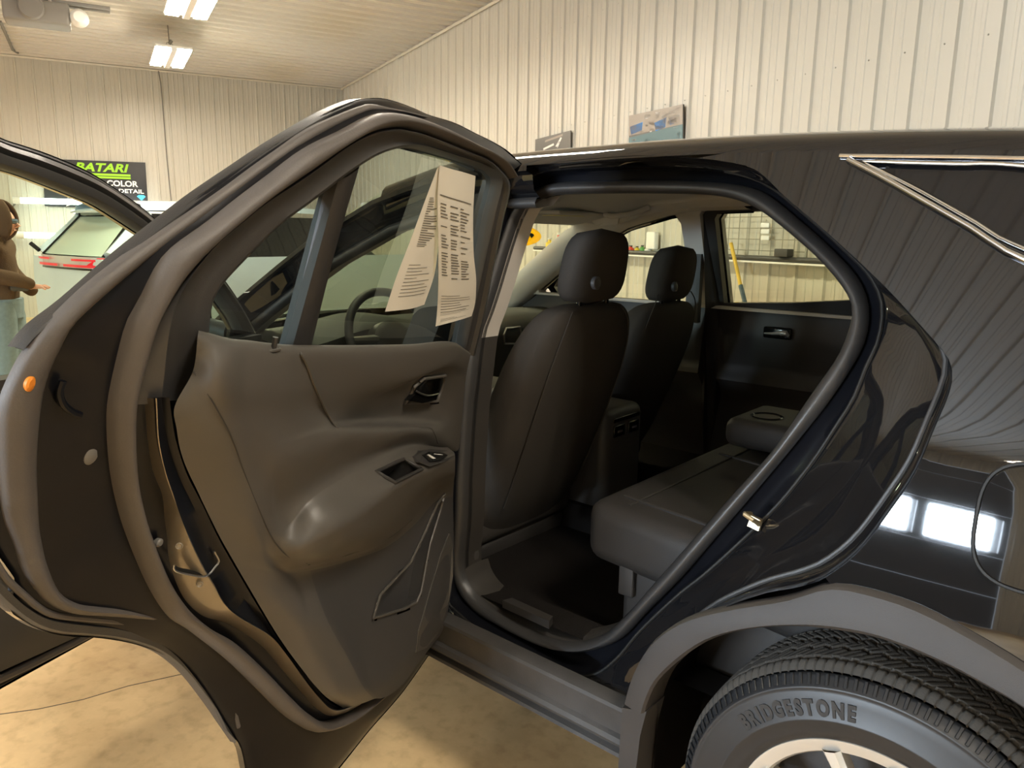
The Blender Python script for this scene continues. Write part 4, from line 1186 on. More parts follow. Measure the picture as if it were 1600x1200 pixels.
# ---- carpeted floor, sill trims
fl_ = MB()
fl_.grid([[Vector((x, y, z)) for x in (-2.7, -2.2, -1.6, -1.0, -0.55, -0.35)] for y, z in ((P + .13, .47), (P + .22, .468), (P + .26, .425), (YC - .16, .42), (YC - .14, .50), (YC + .14, .50), (YC + .16, .42), (2 * YC - P - .26, .425), (2 * YC - P - .13, .47))])
part('carpet', fl_, 'carpet', sharp=40)
def pick(loop, px0, px1):
    """run of ring points between two picture positions (walking forward along the ring)"""
    def near(p): return min(range(len(loop)), key=lambda i: (proj(P3(loop[i]))[0] - p[0]) ** 2 + (proj(P3(loop[i]))[1] - p[1]) ** 2)
    i, j = near(px0), near(px1)
    if j < i: j += len(loop)
    return [loop[k % len(loop)] for k in range(i, j + 1)]
run = pick(s0, (985, 955), (730, 885))
def inward(l, dy, dz=0.0): return [P3(q_) + Vector((0, dy, dz)) for q_ in l]
st = part('sill_trim', MB().grid([inward(run, -.004), inward(run, .012, .004), inward(run, .055, .006), inward(run, .085, .002), inward(run, .10, -.05)]), 'sill_trim', sharp=40)
pl = [at_z(x, y, 0.489) for x, y in ((785, 939), (800, 935), (864, 964), (858, 972))]
zz = 0.491
m_ = MB(); m_.prism([(v.x, v.y) for v in pl], lambda x, y: Vector((x, y, zz)), lambda x, y: Vector((x, y, zz - .02)))
m_.build('sill_insert', 'trim_dark', st)
# near B-pillar trims: pale upper, dark lower
run = pick(s0, (755, 520), (845, 310))
part('upper_pillar_trim', MB().grid([inward(run, -.002), inward(run, .02), inward(run, .06), [v + Vector((-.10, 0, 0)) for v in inward(run, .075)]]), 'pillar_trim', sharp=60)
run = pick(s0, (730, 885), (755, 520))
part('lower_pillar_trim', MB().grid([inward(run, -.002), inward(run, .02), inward(run, .06), [v + Vector((-.10, 0, 0)) for v in inward(run, .075)]]), 'sill_trim', sharp=60)
run = pick(s0, (845, 310), (1140, 311))
part('header_trim', MB().grid([inward(run, -.002), inward(run, .03, .004), inward(run, .09, .015)]), 'headliner', sharp=60)
# closing panels between flank and cabin: B-post core, C-post core
bp = MB(); bp.grid([[Vector((xx + sh, S(xx, z) + yy, z)) for z, sh in ((.46, 0), (.8, 0), (1.08, 0), (1.2, .02), (1.35, .05), (1.48, .08), (1.54, .10))] for xx, yy in ((-1.54, .05), (-1.43, .05), (-1.43, .16), (-1.54, .16))], cv=True)
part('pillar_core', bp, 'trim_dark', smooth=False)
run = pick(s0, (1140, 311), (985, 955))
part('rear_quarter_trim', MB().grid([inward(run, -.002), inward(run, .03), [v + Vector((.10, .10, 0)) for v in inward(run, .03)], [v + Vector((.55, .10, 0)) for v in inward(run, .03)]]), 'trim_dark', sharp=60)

# ---- seats
def seat(cx, cy, tag_text, dz=0.0):
    """front seat: bolstered back, cushion, head restraint on two posts (cx is the top of the back)"""
    def ringz(z, x, hw, d, p=3.0, n=40):
        out = []
        for k in range(n):
            a = 2 * math.pi * k / n; c_, s_ = math.cos(a), math.sin(a)
            out.append(Vector((x + d * math.copysign(abs(c_) ** (2 / p), c_) - (0.02 * (abs(s_) ** 4) if c_ < 0 else 0), cy + hw * math.copysign(abs(s_) ** (2 / p), s_), z)))
        return out
    secs = [(.46, -.30, .21, .055), (.50, -.29, .225, .07), (.60, -.245, .238, .085), (.75, -.185, .247, .088), (.90, -.125, .250, .084), (1.02, -.078, .243, .078), (1.10, -.048, .224, .070), (1.155, -.028, .195, .058), (1.185, -.018, .16, .042), (1.198, -.012, .11, .02), (1.20, -.01, .02, .004)]
    sb = MB().grid([ringz(z, cx + dx, hw, d) for z, dx, hw, d in nspline([(z + dz * (z - .4) / .8, a, b, c_) for z, a, b, c_ in secs], 4)], cu=True).build('front_seat', 'seat_cloth', car, sharp=80)
    tag(sb, tag_text)
    # piping seam down the back shell
    for s in (-1, 1):
        MB().tube([Vector((cx + dx + d * .93, cy + s * hw * .74, z)) for z, dx, hw, d in nspline(secs[2:9], 4)], .0022, n=6).build('seat_seam', 'seat_cloth', sb)
    hr = MB(); rows = []
    for k in range(17):
        t = k / 16 * 2 - 1
        f = (1 - abs(t) ** 3.2) ** (1 / 3.2) if abs(t) < 1 else 0.001
        zc = 1.302 + dz + t * .104
        w_ = .128 * f * (1.0 - .07 * t); d_ = .052 * max(f, .001)
        rows.append([Vector((cx + .004 + .018 * t + d_ * math.copysign(abs(math.cos(a)) ** .75, math.cos(a)), cy + w_ * math.copysign(abs(math.sin(a)) ** .7, math.sin(a)), zc)) for a in [2 * math.pi * j / 36 for j in range(36)]])
    h = hr.grid(rows, cu=True).build('headrest', 'seat_cloth', sb, sharp=80)
    for s in (-1, 1):
        MB().tube([(cx + .0, cy + s * .065, 1.16 + dz), (cx + .004, cy + s * .065, 1.24 + dz)], .007, n=10).build('headrest_post', 'gloss_black', sb)
    c_ = Vector((cx + .058, cy - .062, 1.262 + dz))
    b_ = MB(); b_.grid([[c_ + Vector((h_, r * math.cos(a), r * math.sin(a))) for a in [k * math.pi / 10 for k in range(20)]] for r, h_ in ((.0175, -.01), (.0175, .0), (.0155, .0018), (.013, 0.0), (.011, .001), (.007, .002), (.0001, .002))], cu=True)
    b_.build('headrest_button', 'trim_plastic', sb)
    rbox('seat_cushion', 'seat_cloth', sb, cx - .78, cx - .22, cy - .25, cy + .25, .46, .60, r=.05, seg=4)
    rbox('seat_base', 'trim_dark', sb, cx - .74, cx - .24, cy - .23, cy + .23, .40, .47, r=.02)
    m_ = MB(); m_.lathe([(.001, -.03), (.035, -.03), (.05, -.024), (.055, -.01), (.055, .02)], (cx - .27, cy - .245, .56), 'y', 28)
    m_.build('recliner_cover', 'trim_plastic', sb)
    return sb
seat(-1.236, 1.76, 'dark cloth driver seat seen from behind')
seat(-1.405, 2.49, 'dark cloth passenger seat seen from behind', dz=-.05)
# seat-belt buckle and strap at the near post
m_ = MB(); a_ = at_y(735, 770, P + .16); b_ = at_y(738, 852, P + .16)
m_.tube([a_, b_], .006, n=8); sbk = part('seat_belt', m_, 'trim_dark')
c_ = at_y(738, 866, P + .17)
rbox('belt_anchor', 'trim_plastic', sbk, c_.x - .012, c_.x + .016, c_.y - .012, c_.y + .012, c_.z - .028, c_.z + .022, r=.005)
# ---- rear bench
def bench(name, x0, x1, y0, y1, z0, z1, material='seat_leather', r=.04, tilt=0.0):
    def T(v):
        v.z += tilt * (v.x - x0); return v
    return rbox(name, material, car, x0, x1, y0, y1, z0, z1, r=r, seg=5, T=T)
rb_ = bench('rear_bench', -.995, -.30, P + .215, 2 * YC - P - .20, .625, .775, tilt=-.07)
for y in (P + .30, YC - .12, YC + .12):
    MB().tube([(-.94, y, .772), (-.8, y, .763), (-.4, y, .735)], .0045, n=6).build('bench_seam', 'seat_leather', rb_)
for x in (-.90, -.68):
    MB().tube([(x, P + .26, .775 - .07 * (x + .995)), (x, YC + .6, .775 - .07 * (x + .995))], .0035, n=6).build('bench_seam', 'seat_leather', rb_)
rbox('bench_plinth', 'trim_dark', car, -.90, -.35, P + .24, 2 * YC - P - .24, .44, .63, r=.02)
def T_back(v): v.x += (v.z - .74) * .42; return v
rbox('rear_backrest', 'seat_cloth', car, -.47, -.33, P + .24, 2 * YC - P - .22, .70, 1.22, r=.05, seg=4, T=T_back)
# bracket under the bench
rbox('bench_bracket', 'trim_dark', car, -.90, -.86, P + .225, P + .245, .56, .64, r=.004)
ar = rbox('folding_armrest', 'seat_leather', car, -.93, -.46, YC - .13, YC + .13, .80, .885, r=.03, seg=4)
for dx in (0.09, 0.19):
    MB().lathe([(.036, -.05), (.038, .0), (.042, .004), (.046, .002)], (-.93 + dx, YC + (-.04 if dx < .1 else .05), .885), 'z', 24).build('cup_holder', 'gloss_black', ar)
# ---- centre console with rear vents and sockets
co_ = rbox('centre_console', 'trim_plastic', car, -2.25, -1.335, YC - .115, YC + .115, .44, .83, r=.035, seg=4)
for k, (y0, y1) in enumerate(((YC - .075, YC - .012), (YC + .012, YC + .075))):
    rbox('rear_socket', 'gloss_black', co_, -1.345, -1.329, y0, y1, .735, .775, r=.004)
    MB().box(-1.331, -1.3275, y0 + .018, y0 + .045, .750, .756).build('socket_contact', 'satin', co_, smooth=False)
rbox('rear_vent', 'gloss_black', co_, -1.345, -1.331, YC - .08, YC + .08, .785, .80, r=.003)
# ---- dashboard, wheel, screen
def dash_sec(y):
    t = (y - YC) / .80; bow = .18 * (1 - t * t)
    near = math.exp(-((y - 1.74) / .22) ** 2)
    return [Vector((x, y, z)) for x, z in ((-2.62 - bow * .9, .99), (-2.45 - bow * .6, 1.035 + .0 * near), (-2.30 - bow * .3, 1.045 + .045 * near), (-2.20, 1.035 + .05 * near), (-2.155, 1.00 + .05 * near), (-2.15 - .05 * near, .95), (-2.20, .86), (-2.19, .78), (-2.24, .66), (-2.35, .55))]
secs = [dash_sec(P + .12 + k * (2 * (YC - P) - .24) / 40) for k in range(41)]
part('dashboard', MB().grid(secs), 'dash', sharp=50)
sw_c = Vector((-2.10, 1.76, 1.01)); tlt = math.radians(24)
ex = Vector((0, 1, 0)); ey = Vector((-math.sin(tlt) * -1, 0, math.cos(tlt))); ey = Vector((math.sin(-tlt) * 1, 0, math.cos(tlt)))
stw = part('steering_wheel', MB().tube([sw_c + (ex * math.cos(a) + ey * math.sin(a)) * .182 for a in [k * math.pi / 24 for k in range(48)]], .0155, n=10, closed=True), 'seat_leather')
nx_ = ex.cross(ey).normalized()
m_ = MB(); m_.grid([[sw_c + (ex * math.cos(a) * 1.2 + ey * math.sin(a)) * r + nx_ * -h_ for a in [k * math.pi / 12 for k in range(24)]] for r, h_ in ((.075, .03), (.07, -.01), (.05, -.025), (.0001, -.028))], cu=True)
m_.build('wheel_hub', 'trim_dark', stw)
for a in (math.radians(5), math.radians(175), math.radians(270)):
    d_ = ex * math.cos(a) + ey * math.sin(a)
    MB().tube([sw_c + d_ * .06, sw_c + d_ * .175], [.02, .012], n=8).build('wheel_spoke', 'satin' if a < 4 else 'trim_dark', stw)
MB().tube([sw_c, sw_c + nx_ * .14 + Vector((-.12, 0, -.04)), Vector((-2.25, 1.76, .93))], .03, n=10).build('steering_column', 'trim_dark', stw)
sc_ = rbox('centre_screen', 'gloss_black', car, -2.165, -2.14, YC - .12, YC + .12, .90, 1.03, r=.006)
mat('screen_blue', (0.02, 0.06, 0.12), emit=(0.10, 0.35, 0.8), estr=0.9)
MB().box(-2.141, -2.1385, YC - .11, YC - .02, .92, .98).build('screen_display', 'screen_blue', sc_, smooth=False)
cl_ = rbox('instrument_cluster', 'gloss_black', car, -2.26, -2.235, 1.60, 1.92, .975, 1.06, r=.006)
mat('lamp_red', (0.3, 0.0, 0.0), emit=(1, 0.05, 0.05), estr=1.2)
for y in (1.68, 1.715): MB().box(-2.236, -2.2335, y, y + .012, 1.02, 1.026).build('warning_lamp', 'lamp_red', cl_, smooth=False)
# chrome-ringed outer vents at the ends of the dash
for y in (P + .20, 2 * YC - P - .22, YC + .35):
    m_ = MB(); m_.tube([Vector((-2.145, y + a, .955 + b)) for a, b in ((-.055, -.030), (.03, -.038), (.058, -.005), (.045, .034), (-.045, .036), (-.06, .01))], .005, n=8, closed=True)
    part('dash_vent', m_, 'satin')
# ---- far side: trims, pillars, panes
pil = [(-2.62, 1.0), (-2.3, 1.2), (-2.0, 1.38), (-1.72, 1.50), (-1.3, 1.535), (-.9, 1.54), (-.4, 1.53), (.1, 1.5), (.3, 1.2), (.3, 1.105), (-2.4, 1.105)]
def grow_poly(p, d):
    cx = sum(a for a, b in p) / len(p); cz = sum(b for a, b in p) / len(p)
    out = []
    for a, b in p:
        l_ = math.hypot(a - cx, b - cz); out.append((a + (a - cx) / l_ * d, b + (b - cz) / l_ * d))
    return out
RWo = [(-1.425, 1.115), (-1.42, 1.47), (-1.395, 1.505), (-1.30, 1.513), (-1.0, 1.515), (-.80, 1.485), (-.62, 1.40), (-.50, 1.32), (-.44, 1.24), (-.44, 1.115)]
FWo = [(-1.495, 1.115)] + FW_[1:-2] + [(-2.30, 1.14), (-2.30, 1.115)]
panel(pil, [FWo, RWo], lambda x, z: far(Pt(x, z, .115)), step=.05, lip=lambda x, z: far(Pt(x, z, .06))).build('far_pillar_trim', 'pillar_trim', car)
fr_out = [(-1.43, .45), (-.80, .45), (-.62, .62), (-.44, .80), (-.44, 1.24), (-.50, 1.32), (-.62, 1.40), (-.80, 1.485), (-1.0, 1.515), (-1.30, 1.513), (-1.395, 1.505), (-1.42, 1.47)]
def door_off(x, z):
    o = .085
    if z < 1.11: o += .030 * min(1, (1.11 - z) / .10)
    if .78 < z < .86: o += .03 * math.sin((z - .78) / .08 * math.pi) ** 2
    if z < .78: o -= .02 * min(1, (.78 - z) / .03)
    return o
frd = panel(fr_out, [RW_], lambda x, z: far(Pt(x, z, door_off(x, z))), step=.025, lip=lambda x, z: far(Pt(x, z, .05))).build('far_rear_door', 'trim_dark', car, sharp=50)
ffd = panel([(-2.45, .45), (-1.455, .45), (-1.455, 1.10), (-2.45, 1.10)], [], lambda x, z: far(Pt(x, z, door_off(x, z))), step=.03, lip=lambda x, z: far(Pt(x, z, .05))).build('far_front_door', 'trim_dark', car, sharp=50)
panel(RW_, [], lambda x, z: far(Pt(x, z, .03)), step=.08).build('far_door_glass', 'glass_clear', frd)
panel(FW_, [], lambda x, z: far(Pt(x, z, .03)), step=.08).build('far_door_glass', 'glass_clear', ffd)
hc = at_y(1215, 521, far(Pt(-1.1, 1.02, .12)).y - .022)
m_ = MB(); m_.tube([hc + Vector((-.052, .0, -.004)), hc + Vector((-.02, -.004, -.002)), hc + Vector((.01, -.008, .004)), hc + Vector((.035, -.006, .004)), hc + Vector((.042, 0, -.006))], [.003, .005, .009, .011, .006], n=10)
m_.build('inner_handle', 'handle_silver', frd)
rbox('handle_recess', 'gloss_black', frd, hc.x - .06, hc.x + .05, hc.y + .004, hc.y + .02, hc.z - .022, hc.z + .022, r=.006)
# far belt strap down the far post
m_ = MB(); v0 = far(Pt(-1.455, 1.30, .13)); v1 = far(Pt(-1.455, 1.05, .14))
m_.box(v0.x - .028, v0.x + .028, v0.y - .006, v0.y + .02, v1.z, v0.z + .02)
fb_ = part('far_seat_belt', m_, 'trim_dark', smooth=False)
# grab handle, sun visors, lamp console
gc = at_y(972, 333, 2.60)
part('grab_handle', MB().tube([gc + Vector((-.10, .03, .012)), gc + Vector((-.085, .0, -.004)), gc + Vector((-.04, -.012, -.012)), gc + Vector((.04, -.012, -.006)), gc + Vector((.085, .0, .008)), gc + Vector((.10, .03, .022))], .011, n=10), 'pillar_trim')
def visor(y0, y1):
    v = rbox('sun_visor', 'headliner', car, -1.96, -1.78, y0, y1, 1.462, 1.477, r=.007)
    return v
vz = visor(YC + .18, YC + .60)
mat('visor_lit_panel', rgb(235, 225, 160), rough=0.7)  # pale colour painted in for the lit panel of the visor
MB().box(-1.93, -1.85, YC + .25, YC + .50, 1.4595, 1.4615).build('visor_lit_panel', 'visor_lit_panel', vz, smooth=False)
visor(YC - .60, YC - .18)
rbox('overhead_console', 'pillar_trim', car, -1.92, -1.70, YC - .10, YC + .10, 1.50, 1.545, r=.012)
part('mirror_stalk', MB().tube([(-1.98, YC, 1.50), (-2.0, YC, 1.44)], .012, n=8), 'trim_dark')
rbox('rear_view_mirror', 'trim_dark', car, -2.02, -1.985, YC - .12, YC + .12, 1.385, 1.45, r=.012)
# far door mirror
mr = rbox('far_door_mirror', 'paint', car, -2.33, -2.20, 2 * YC - P + .07, 2 * YC - P + .27, 1.03, 1.17, r=.04, seg=4)
MB().tube([(-2.24, 2 * YC - P + .10, 1.06), (-2.24, 2 * YC - P - .02, 1.04)], .03, n=10).build('mirror_arm', 'cladding', mr)
# ---- price oval on the windscreen
d0 = ray(815, 369); t = 0.5
def ws_pt(px, py):
    """picture ray -> windscreen surface (nearest sample of the glass grid, refined on its plane)"""
    best = None
    for r in range(len(windscreen_rows) - 1):
        for c in range(24):
            q_ = [windscreen_rows[r][c], windscreen_rows[r][c + 1], windscreen_rows[r + 1][c + 1]]
            n_ = (q_[1] - q_[0]).cross(q_[2] - q_[0]); d_ = ray(px, py)
            den = d_.dot(n_)
            if abs(den) < 1e-9: continue
            tt = (q_[0] - CAM).dot(n_) / den; h_ = CAM + d_ * tt
            e = (h_ - (q_[0] + q_[2]) / 2).length
            if best is None or e < best[0]: best = (e, h_, n_.normalized())
    return best[1], best[2]
oc, on = ws_pt(800, 369)
if on.x > 0: on = -on                       # outward: forwards
ou = Vector((0, 1, 0)) - on * on.y; ou.normalize(); ov = on.cross(ou); ov = ov if ov.z > 0 else -ov
tl_o = empty('price_oval', oc, 'yellow oval windscreen sticker with dark numerals', 'sticker')
m_ = MB(); NN = 36
for h_ in (.002, .004):
    pass
rowsO = [[oc + on * h_ + ou * (r * .165 * math.cos(a)) + ov * (r * .085 * math.sin(a)) for a in [k * 2 * math.pi / NN for k in range(NN)]] for r, h_ in ((.001, .0015), (1, .0015), (1, .003), (.001, .003))]
m_.grid(rowsO, cu=True); ob = m_.build('oval', 'sticker_yellow', tl_o, smooth=False)
v, f = text_polys('20', 0.13, bold=.003, shear=.25)
w_ = max(p.x for p in v)
for sgn in (.0005, .004):
    # printed right through: reads from outside, mirrored from inside
    MB().add([oc + on * sgn + ou * (.125 - p.x) + ov * (p.y - .045) for p in v], f).build('numerals', 'sticker_ink', tl_o, smooth=False)
# ================================================================== open front door
fo_px = [(0,218),(53,235),(99,253),(139,272),(187,303),(221,328),(241,345)]
fi_px = [(0,260),(40,272),(80,287),(120,303),(160,320),(197,343),(224,361)]
fo_ = [(-1.25, 1.572, 0), (-1.335, 1.566, 0)] + hits(fo_px, 0, 'F')
fi_ = [(-1.27, 1.512, .05), (-1.33, 1.509, .05)] + hits(fi_px, .05, 'F')
fo_ += [(-1.97, 1.33, 0), (-2.10, 1.24, 0), (-2.22, 1.14, 0), (-2.30, 1.06, 0)]
fi_ += [(-1.90, 1.305, .05), (-2.02, 1.22, .05), (-2.12, 1.14, .05), (-2.17, 1.09, .05)]
# rear upright of the frame
up_o = [(-1.20, 1.06, 0), (-1.19, 1.2, 0), (-1.185, 1.4, 0), (-1.19, 1.53, 0)]
up_i = [(-1.26, 1.06, .05), (-1.25, 1.2, .05), (-1.24, 1.4, .05), (-1.24, 1.48, .05)]
oL = spline(up_o + fo_, 90); iL = spline(up_i + fi_, 90)
out_door = [(q_[0], q_[1]) for q_ in oL] + [(-2.30, .95), (-2.30, .6), (-2.27, .34), (-1.9, .322), (-1.6, .322), (-1.22, .325), (-1.20, .40), (-1.20, .8)]
win_f = [(q_[0], q_[1]) for q_ in iL] + [(-2.17, 1.06), (-1.26, 1.06)]
fdoor = panel(out_door, [win_f], lambda x, z: swing(Pt(x, z, 0), 'F'), step=.05, lip=lambda x, z: swing(Pt(x, z, .012), 'F')).build('front_door', 'paint', car, sharp=30)
tag(fdoor, 'open front door, mostly beyond the open rear door')
LF = lambda a, b, t: [lerp(p, q_, t) for p, q_ in zip(a, b)]
rows = [setoff(oL, .002), setoff(LF(oL, iL, .05), .014), setoff(LF(oL, iL, .12), .018), setoff(LF(oL, iL, .16), .014), setoff(LF(oL, iL, .22), .030), setoff(LF(oL, iL, .40), .042), setoff(LF(oL, iL, .55), .034), setoff(LF(oL, iL, .60), .046), setoff(LF(oL, iL, .66), .048), setoff(LF(oL, iL, .9), .050), setoff(iL, .040), setoff(iL, .02)]
loft('window_frame', 'trim_plastic', fdoor, rows, d='F', sharp=40)
panel(win_f, [], lambda x, z: swing(Pt(x, z, .028), 'F'), step=.08).build('door_glass', 'glass_front', fdoor)
def fo_off(x, z):
    o = .075
    if .72 < z < .82: o += .06 * math.sin((z - .72) / .10 * math.pi) ** .5
    if z < .45: o -= .03 * (0.45 - z) / .1
    return o
tin = [(-2.24, .42), (-1.9, .37), (-1.6, .37), (-1.30, .40), (-1.27, .8), (-1.27, 1.07), (-2.24, 1.07)]
panel(tin, [], lambda x, z: swing(Pt(x, z, fo_off(x, z)), 'F'), step=.03, lip=lambda x, z: swing(Pt(x, z, .02), 'F')).build('door_trim', 'trim_plastic', fdoor, sharp=50)
inn = [(q_[0], q_[1]) for q_ in []]
panel([(-2.28, .345), (-1.9, .333), (-1.6, .333), (-1.225, .338), (-1.21, .8), (-1.21, 1.06), (-2.29, 1.06)], [], lambda x, z: swing(Pt(x, z, .02), 'F'), step=.06, lip=lambda x, z: swing(Pt(x, z, .002), 'F')).build('inner_panel', 'paint_inner', fdoor)
MB().tube([swing(Pt(x, .336, .012), 'F') for x in [-2.26 + k * 1.03 / 20 for k in range(21)]], .006, n=8).build('bottom_seal', 'rubber', fdoor)
sealF = [(-1.24, 1.06), (-1.245, .7), (-1.255, .45), (-1.32, .375), (-1.6, .352), (-1.9, .352), (-2.2, .38), (-2.27, .6)]
MB().tube([swing(Pt(q_[0], q_[1], .035), 'F') for q_ in spline([(a, b, 0) for a, b in sealF], 50)], .011, n=8).build('door_weatherstrip', 'rubber_dusty', fdoor)
nm = rbox('door_mirror', 'paint', fdoor, -2.30, -2.16, P - .27, P - .07, 1.06, 1.20, r=.04, seg=4, T=lambda v: swing(v, 'F'))
MB().tube([swing(Vector((-2.24, P - .10, 1.09)), 'F'), swing(Vector((-2.24, P + .03, 1.07)), 'F')], .03, n=10).build('mirror_arm', 'cladding', fdoor)
# ================================================================== things along the walls
def board(name, corners, thick, nrm, material, parent=None, **k):
    """flat panel from four corners with real thickness towards nrm"""
    a = [Vector(c) for c in corners]; b = [c + nrm * thick for c in a]
    return MB().add(a + b, [(4, 5, 6, 7), (3, 2, 1, 0), (0, 1, 5, 4), (1, 2, 6, 5), (2, 3, 7, 6), (3, 0, 4, 7)]).build(name, material, parent, smooth=False, **k)
mat('banner_black', (0.018, 0.018, 0.020), rough=0.45, spec=0.4)
mat('banner_green', (0.30, 0.62, 0.01), rough=0.5)
mat('banner_white', (0.78, 0.75, 0.68), rough=0.5)
mat('banner_blue', (0.05, 0.42, 0.75), rough=0.5)
# ---- vinyl banner on the back wall
aw = A1 - 0.03
bTL, bTR, bBR, bBL = at_a(66, 248, aw), at_a(227, 254, aw), at_a(232, 328, aw), at_a(70, 322, aw)
ban = empty('vinyl_banner', (bBL + bBR) / 2, 'black vinyl banner with green and white shop lettering on the back wall', 'banner')
rows = []
for i in range(15):
    v = i / 14
    l_, r_ = bTL.lerp(bBL, v), bTR.lerp(bBR, v)
    rows.append([l_.lerp(r_, u) - RA * (0.010 * math.sin(u * 19 + v * 6) * (u ** 2) * (1 - v * .4) + .012) for u in [k / 24 for k in range(25)]])
MB().grid(rows).build('cloth', 'banner_black', ban)
def on_banner(u, v, lift=.028):
    return bTL.lerp(bTR, u).lerp(bBL.lerp(bBR, u), v) - RA * lift
def banner_text(txt, u0, u1, v0, v1, material, name, bold=.02, shear=0.0):
    v, f = text_polys(txt, 1.0, bold=bold, shear=shear)
    x0, x1 = min(p.x for p in v), max(p.x for p in v); y0, y1 = min(p.y for p in v), max(p.y for p in v)
    return MB().add([on_banner(u0 + (p.x - x0) / (x1 - x0) * (u1 - u0), v1 - (p.y - y0) / (y1 - y0) * (v1 - v0)) for p in v], f).build(name, material, ban, smooth=False)
banner_text('BATARI', .30, .83, .05, .23, 'banner_green', 'lettering', bold=.035, shear=.25)
mq = MB(); mq.grid([[on_banner(u, .265) for u in (.05, .84)], [on_banner(u, .31) for u in (.05, .84)]]); mq.build('green_bar', 'banner_green', ban, smooth=False)
mq = MB(); mq.grid([[on_banner(u, .325) for u in (.05, .84)], [on_banner(u, .365) for u in (.05, .84)]]); mq.build('green_bar', 'banner_green', ban, smooth=False)
banner_text('COLOR', .60, .91, .40, .525, 'banner_white', 'lettering', bold=.03)
banner_text('& DETAIL', .64, .965, .575, .66, 'banner_white', 'lettering', bold=.02)
MB().add([on_banner(.89, .72), on_banner(.91, .69), on_banner(.96, .69), on_banner(.98, .72), on_banner(.935, .81)], [(0, 1, 2, 3, 4)]).build('diamond_mark', 'banner_blue', ban, smooth=False)
MB().tube([on_banner(*p) for p in ((.30, .62), (.25, .60), (.21, .70), (.22, .80), (.27, .74), (.29, .62), (.26, .92), (.20, .98), (.21, .88), (.33, .74), (.42, .72))], .012, n=6).build('script_mark', 'banner_white', ban)
MB().add([on_banner(.05, .42), on_banner(.16, .42), on_banner(.13, .56), on_banner(.09, .52), on_banner(.06, .60)], [(0, 1, 2, 3, 4)]).build('green_mark', 'banner_green', ban, smooth=False)
# ---- LED tubes on the back wall
mat('tube_glow', (1, 1, 1), emit=(0.93, 1.0, 0.97), estr=10.0)
def led_tube(p0, p1, label):
    e = empty('tube_light', (p0 + p1) / 2, label, 'light', 'tube lights on the back wall')
    MB().tube([p0, p1], .042, n=10).build('tube', 'tube_glow', e)
    d = (p1 - p0).normalized()
    for p in (p0, p1):
        MB().tube([p - d * .05, p + d * .05], .052, n=10).build('end_cap', 'lamp_body', e)
    MB().tube([p0 + RA * .04, p1 + RA * .04], .02, n=4).build('backing', 'lamp_body', e)
at1 = A1 - .20
led_tube(at_a(26, 313, at1), at_a(246, 319, at1), 'upper LED tube light below the black banner')
led_tube(at_a(32, 367, at1), at_a(246, 373, at1), 'lower LED tube light running behind the silver crossover')
mat('cable', (0.16, 0.15, 0.13), rough=0.6)
cb = [at_a(x, y, A1 - .035) for x, y in ((247, 108), (251, 130), (254, 160), (257, 200), (261, 250), (266, 300), (270, 335))]
tag(MB().tube(cb, .008, n=6).build('power_cable', 'cable'), 'thin dark cable running down the back wall beside the banner', 'cable')
cb = [at_a(x, y, A1 - .05) for x, y in ((24, 318), (19, 324), (18, 340), (19, 352), (24, 361))]
tag(MB().tube(cb, .012, n=6).build('power_cable', 'cable'), 'short looped cable joining the two tube lights', 'cable')
bx_ = at_a(238, 332, A1 - .10)
cbx = rbox('control_box', 'lamp_body', None, -.28, .28, -.05, .05, -.05, .05, r=.012, T=lambda v: bx_ + RB * v.x - RA * v.y + Z * v.z)
tag(cbx, 'small white box at the right end of the upper tube light', 'box')

# ---- door opener hanging from the ceiling
mat('opener_grey', (0.20, 0.19, 0.175), rough=0.45)
zo = H - .45
oc_ = at_z(62, 22, zo)
op = empty('door_opener', oc_, 'grey overhead door opener hung under the ceiling on a rail', 'door opener')
To = lambda v: oc_ + RA * v.x + RB * v.y + Z * v.z
rbox('motor_housing', 'opener_grey', op, -.16, .16, -.30, .26, -.11, .10, r=.03, T=To)
m_ = MB(); m_.lathe([(.001, -.19), (.10, -.19), (.115, -.17), (.115, -.15)], (0, 0, 0), 'x', 24, T=lambda v: To(v + Vector((0, -.06, .02)))); m_.build('motor_cover', 'opener_grey', op)
m_ = MB(); m_.lathe([(.001, -.20), (.05, -.20), (.08, -.16), (.085, -.10)], (0, 0, 0), 'x', 20, T=lambda v: To(v + Vector((0, .34, -.02)))); m_.build('lamp_housing', 'lamp_body', op)
for s in (-.02, .02):
    MB().tube([To(Vector((s * 3, -3.2, .12))), To(Vector((s * 3, .62, .12)))], .02, n=6).build('drive_rail', 'opener_grey', op)
for x in (-.12, .12):
    MB().tube([To(Vector((x, .1, .08))), To(Vector((x, .1, .45)))], .015, n=6).build('hanger_strap', 'satin', op)
c0 = [at_z(0, 33, H - .03), at_z(10, 55, H - .03), at_z(20, 78, H - .03)]
cv = MB().tube([*c0, at_a(30, 84, A1 - .05)], .02, n=6).build('conduit', 'cable')
tag(cv, 'thin conduit running across the ceiling to the back wall', 'conduit')

